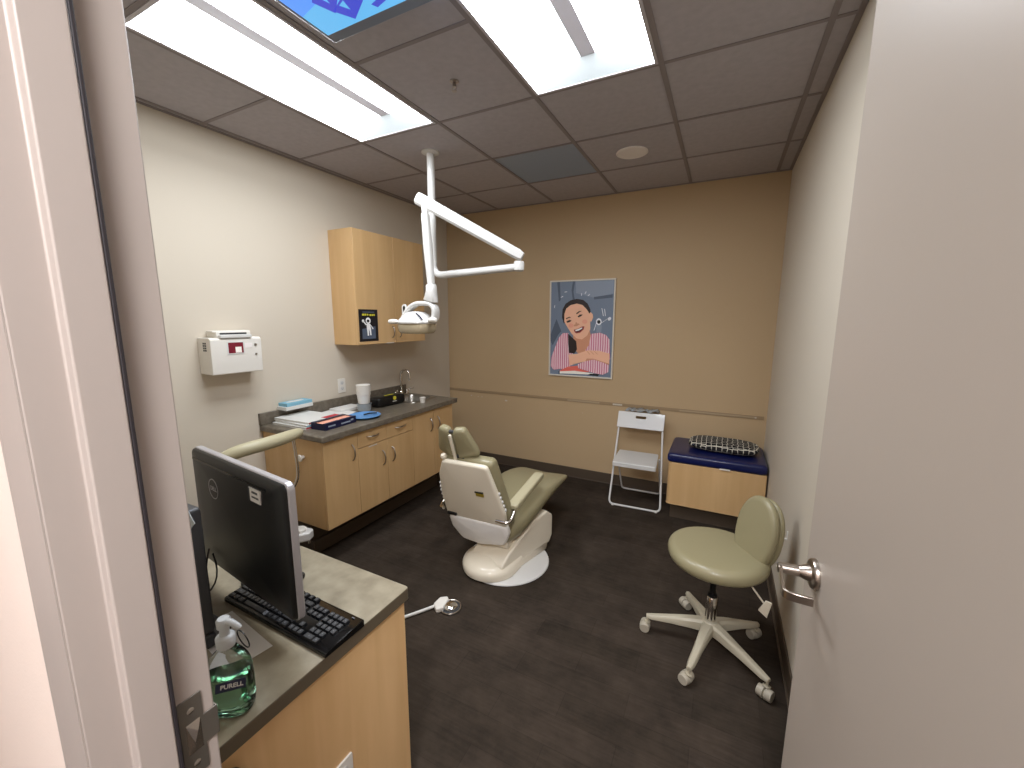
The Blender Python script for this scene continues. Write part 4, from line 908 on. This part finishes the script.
# far edge rests high like a tilted keyboard; keys read from the doorway side
def ky(y, z): return (y, z+ .010+ (y+KD/2)*.05)
body = MB(); rg = []
for (y, zt_) in ((-KD/2, .009), (-KD/2+.004, .012), (KD/2-.004, .020), (KD/2, .017)): pass
body.prism([(-KD/2, .0), (KD/2, .0), (KD/2, .020), (KD/2-.004, .022), (-KD/2+.004, .013), (-KD/2, .010)], -KW/2, KW/2, T=Matrix(((0, 0, 1, 0), (1, 0, 0, 0), (0, 1, 0, 0), (0, 0, 0, 1)))).build('keyboard_body', 'blackgloss', t, bevel=.0015)
def surf(y): return .013+(y+KD/2)*.0725
kp = {}
def key(x, y, w_):
    kk = round(w_, 4)
    if kk not in kp:
        h_ = .0172/2; m_ = MB()
        m_.rings([[Vector((a*w_/2*q, b_*h_*q2, z)) for a, b_ in ((-1, -1), (1, -1), (1, 1), (-1, 1))] for q, q2, z in ((.94, .94, 0), (.94, .94, .002), (.80, .76, .0062))])
        m_.m(1).box(-.0022, .0012, -.001, .0028, .00615, .0064)
        o_ = m_.build('key', ['keycap', 'legend'], t, smooth=False); kp[kk] = o_
    else:
        o_ = kp[kk].copy(); COL.objects.link(o_)
    o_.location = (x, y, surf(y)-.0006); o_.rotation_euler = (math.atan(.0725), 0, 0)
U = .0187
rows = [[1]*13+[2], [1.5]+[1]*12+[1.5], [1.75]+[1]*11+[2.25], [2.25]+[1]*10+[2.75], [1.25]*3+[6.25]+[1.25]*4]
# the keyboard faces the far side of the desk: its space bar row is nearest the monitor side panel
x_left = -KW/2+.006
cnt = 0
for r_, row in enumerate(rows):
    y = KD/2-.031-r_*.0200; x = x_left
    for w_ in row: key(x+w_*U/2, y, w_*U-.0012); x += w_*U; cnt += 1
for k in range(12): key(x_left+U*.5+k*U*1.27, KD/2-.011, U*.82)
xa = x_left+15*U+.008
for r_ in range(2):
    for k in range(3): key(xa+U*(k+.5), KD/2-.031-r_*.0200, U-.0012)
key(xa+U*1.5, KD/2-.031-3*.0200, U-.0012)
for k in range(3): key(xa+U*(k+.5), KD/2-.031-4*.0200, U-.0012)
xb = xa+3*U+.008
for r_ in range(4):
    for k in range(3): key(xb+U*(k+.5), KD/2-.031-r_*.0200, U-.0012)
key(xb+U, KD/2-.031-4*.0200, U*2-.0012); key(xb+U*2.5, KD/2-.031-4*.0200, U-.0012)
for r_ in (0, 1, 2): key(xb+U*3.5, KD/2-.031-r_*.0200, U-.0012)
MB().box(KW/2-.035, KW/2-.025, KD/2-.013, KD/2-.010, surf(KD/2), surf(KD/2)+.001).build('indicator_lamp', 'legend', t)
# paper under the keyboard
t = thing('paper_note', 'white sheet on the desk partly under the keyboard', 'paper', (-1.12, .54, DZ+.0004))
MB().prism([(-1.005, .570), (-1.022, .468), (-1.26, .50), (-1.24, .597)], DZ+.0002, DZ+.0007).build('sheet', 'paper', t)
# all-in-one computer, its back towards the doorway
mr, ml = Vector((-.928, .590, 0)), Vector((-1.490, .652, 0))
mx = (mr-ml).normalized(); MW = (mr-ml).length; mzb, MH = .836, .380
t = thing('desktop_computer', 'black all-in-one computer with silver rim standing on the desk', 'computer', (-1.2, .66, DZ+.001))
TM = frame(ml+Vector((0, 0, mzb)), mx, (0, 0, 1))          # z axis points towards the doorway
MB().prism(rrect(0, MW, 0, MH, .020, 6), -.028, -.008, T=TM).build('silver_rim', 'silver', t, bevel=.004, seg=3)
MB().prism(rrect(.012, MW-.012, .012, MH-.012, .012, 5), -.0292, -.0275, T=TM).build('screen', 'blackgloss', t)
rg = []
for q, z in ((.0, -.0081), (.002, -.003), (.006, .0), (.012, .0015), (.06, .004), (.14, .008)):
    rg.append([TM @ Vector((x, y, z)) for x, y in rrect(.003+q, MW-.003-q, .003+q*.55, MH-.003-q*.55, max(.018-q*.08, .006), 6)])
MB().rings(rg).build('back_cover', 'black', t)
MB().box(.02, MW-.085, MH-.036, MH-.029, .0005, .0042, T=TM).build('vent_slot', 'blackgloss', t)
ring = MB(); Tl = TM @ Matrix.Translation((.168, MH-.100, .0078))
for rr_ in (1,):
    n_ = 40; vs = []; fs = []
    for k in range(n_):
        a = 2*PI*k/n_
        for r0 in (.0285, .0315): vs += [Tl @ Vector((r0*math.cos(a), r0*math.sin(a), 0)), Tl @ Vector((r0*math.cos(a), r0*math.sin(a), .001))]
    for k in range(n_):
        a, b_ = 4*k, 4*((k+1) % n_)
        fs += [(a+1, b_+1, b_+3, a+3), (a+3, b_+3, b_+2, a+2), (a, b_, b_+1, a+1)]
    ring.add(vs, fs)
ring.build('logo_ring', 'silver', t)
textmesh('DELL', .018, Tl, 'silver', 'logo_lettering', t, depth=.0006, bold=.0005)
Ts = TM @ Matrix.Translation((.425, MH-.052, .0))
MB().m(0).box(-.032, .030, -.024, .012, -.004, .0086, T=Ts).m(1).box(-.012, .018, .000, .006, .008, .0091, T=Ts).box(-.014, .022, -.013, -.008, .008, .0091, T=Ts).box(-.032, -.024, -.024, .012, .008, .0090, T=Ts).build('asset_sticker', ['paper', 'darkgrey'], t)
# stand behind: neck and foot
MB().box(MW/2-.07, MW/2+.07, .03, .15, -.06, -.032, T=TM).tube([TM @ Vector((MW/2-.03, .08, -.05)), TM @ Vector((MW/2-.03, -.02, -.10)), TM @ Vector((MW/2-.03, -.095, -.09))], .014, 10).tube([TM @ Vector((MW/2+.03, .08, -.05)), TM @ Vector((MW/2+.03, -.02, -.10)), TM @ Vector((MW/2+.03, -.095, -.09))], .014, 10).build('stand_neck', 'black', t)
bc = TM @ Vector((MW/2, -.10, -.10)); MB().prism(rrect(bc.x-.15, bc.x+.01, bc.y-.045, bc.y+.09, .02), DZ+.001, DZ+.012).build('stand_foot', 'black', t, bevel=.003)
MB().tube(bez((-1.40, .63, .90), (-1.385, .60, .84), (-1.37, .60, .79), 6) + bez((-1.365, .60, .786), (-1.34, .59, .772), (-1.325, .53, .765), 6), .003, 8).tube(bez((-1.36, .62, .90), (-1.30, .62, .80), (-1.38, .56, .766), 8), .0025, 8).build('power_lead', 'black', t)
# second monitor, only its right edge shows past the door frame
t = thing('monitor', 'dark grey monitor beside the door frame behind the sanitizer bottle', 'monitor', (-1.37, .50, DZ+.0005))
MB().prism(rrect(-1.64, -1.140, .80, 1.150, .010), -.505, -.478, T=Matrix(((1, 0, 0, 0), (0, 0, -1, 0), (0, 1, 0, 0), (0, 0, 0, 1)))).build('casing', 'darkgrey', t, bevel=.004)
MB().box(-1.63, -1.146, .5052, .5065, .812, 1.14).build('screen', 'blackgloss', t)
MB().box(-1.40, -1.33, .475, .50, DZ+.004, .86).prism(rrect(-1.48, -1.16, .40, .56, .02), DZ+.0006, DZ+.010).box(-1.20, -1.135, .48, .503, DZ+.006, .801).build('stand', 'darkgrey', t, bevel=.003)
MB().prism([(-1.134, 1.155), (-1.108, 1.128), (-1.134, 1.105), (-1.18, 1.10), (-1.18, 1.155)], -.4765, -.4745, T=Matrix(((1, 0, 0, 0), (0, 0, -1, 0), (0, 1, 0, 0), (0, 0, 0, 1)))).build('clear_corner_guard', 'clearcup', t)
# black cable hanging down the desk side
t = thing('black_cable', 'black cable hanging over the desk edge by the door frame', 'cable', (-.85, .36, .6))
MB().tube(bez((-.838, .300, .700), (-.838, .345, .72), (-.838, .375, .69), 8)+bez((-.840, .38, .682), (-.836, .415, .63), (-.838, .42, .50), 8)+[(-.838, .41, .25), (-.838, .40, .02)], .0055, 10).build('cable_run', 'black', t)
# hand sanitizer
HB = Vector((-.912, .420, DZ+.0006))
t = thing('hand_sanitizer', 'clear pump bottle of green hand sanitizer gel on the desk corner', 'bottle', HB, rz=math.radians(32), local=True)
def brings(prof, sc=1.0):
    return [[Vector((x*a*sc, y*b_*sc, z)) for x, y in ell(1, 1, 32, 2.8)] for a, b_, z in prof]
PB = [(.034, .022, 0), (.041, .027, .004), (.043, .0285, .02), (.044, .029, .06), (.043, .0285, .095), (.038, .026, .118), (.026, .021, .134), (.0165, .0165, .140), (.0155, .0155, .150)]
MB().rings(brings(PB)).build('bottle_wall', 'glass', t, sub=1)
PG = [(.030, .019, .003), (.038, .0245, .006), (.0402, .026, .02), (.0412, .0265, .06), (.0408, .0262, .086), (.0403, .026, .0885)]
MB().rings(brings(PG)).build('gel', 'gel', t, sub=0)
MB().lathe([(.0165, .149), (.0175, .152), (.0175, .170), (.015, .173), (.0095, .175), (.0085, .190), (.0125, .192), (.0130, .207), (.010, .211), (0, .212)], n=28).tube([(0, 0, .203), (.018, -.006, .2055), (.034, -.011, .200), (.038, -.012, .196)], [.007, .0065, .0055, .0045], 12).build('pump', 'pump', t)
Tlb = frame((.018, -.0300, .082), (1, .10, .12), (-.12, 0, 1))
MB().prism([(-.030, -.011), (.027, -.010), (.032, .012), (-.025, .010)], 0, .0006, T=Tlb).build('brand_label', 'navycard', t)
textmesh('PURELL', .013, Tlb @ Matrix.Translation((.002, 0, .0007)), 'whitemetal', 'brand_lettering', t, depth=.0003, shear=.25, bold=.0003)
bpy.data.objects['hand_sanitizer'].scale = (1.06, 1.06, 1.06)
t = thing('hair_tie', 'thin black elastic loop hanging from the sanitizer pump', 'hair tie', (-.87, .41, .93))
pc = Matrix.Translation(HB) @ Matrix.Rotation(math.radians(32), 4, 'Z') @ Vector((.036, -.0127, .2045))
MB().tube([(pc.x+.016+.019*math.cos(a), pc.y-.004*math.sin(a), pc.z-.016+.022*math.sin(a)) for a in [2*PI*k/28 for k in range(28)]], .0013, 6, closed=True).build('elastic', 'black', t)
# small white mark bracket on the right wall above the stool
t = thing('wall_hook', 'tiny white adhesive hook on the right wall beside the stool backrest', 'hook', (XR-.004, 2.40, .50))
MB().box(XR-.004, XR, 2.392, 2.408, .495, .54).box(XR-.012, XR-.003, 2.395, 2.405, .495, .502).build('hook_body', 'white', t, bevel=.001)
# wall plate low in the hall is out of view; nothing else stands there

# ------------------------------------------------------------ world, camera
w = bpy.data.worlds.new('world'); S.world = w; w.use_nodes = True
w.node_tree.nodes['Background'].inputs['Color'].default_value = (.9, .95, 1, 1); w.node_tree.nodes['Background'].inputs['Strength'].default_value = .02
cam = bpy.data.cameras.new('camera'); co = bpy.data.objects.new('camera', cam); COL.objects.link(co); S.camera = co
cam.sensor_fit = 'HORIZONTAL'; cam.sensor_width = 36; cam.lens = 36*409.17/1024; cam.clip_start = .02
RM = ((0.88987393, 0.4562017, 0.002096), (-0.07328136, 0.13840597, 0.98766069), (0.45028238, -0.8790471, 0.15659494))
m3 = Matrix(RM); r0 = m3[0].normalized(); r1 = (m3[1]-r0*m3[1].dot(r0)).normalized(); r2 = r0.cross(r1)
mw = Matrix.Identity(4)
for i, rr_ in enumerate((r0, r1, r2)):
    for k in range(3): mw[k][i] = rr_[k]
mw[2][3] = 1.62
co.matrix_world = mw
S.view_settings.view_transform = 'Standard'; S.view_settings.look = 'None'; S.view_settings.gamma = 1; S.view_settings.use_curve_mapping = False
S.view_settings.exposure = 0.16
S.cycles.max_bounces = 10; S.cycles.diffuse_bounces = 6; S.cycles.transmission_bounces = 8; S.cycles.caustics_reflective = False; S.cycles.caustics_refractive = False
S.cycles.use_denoising = True
S.cycles.sample_clamp_indirect = 6
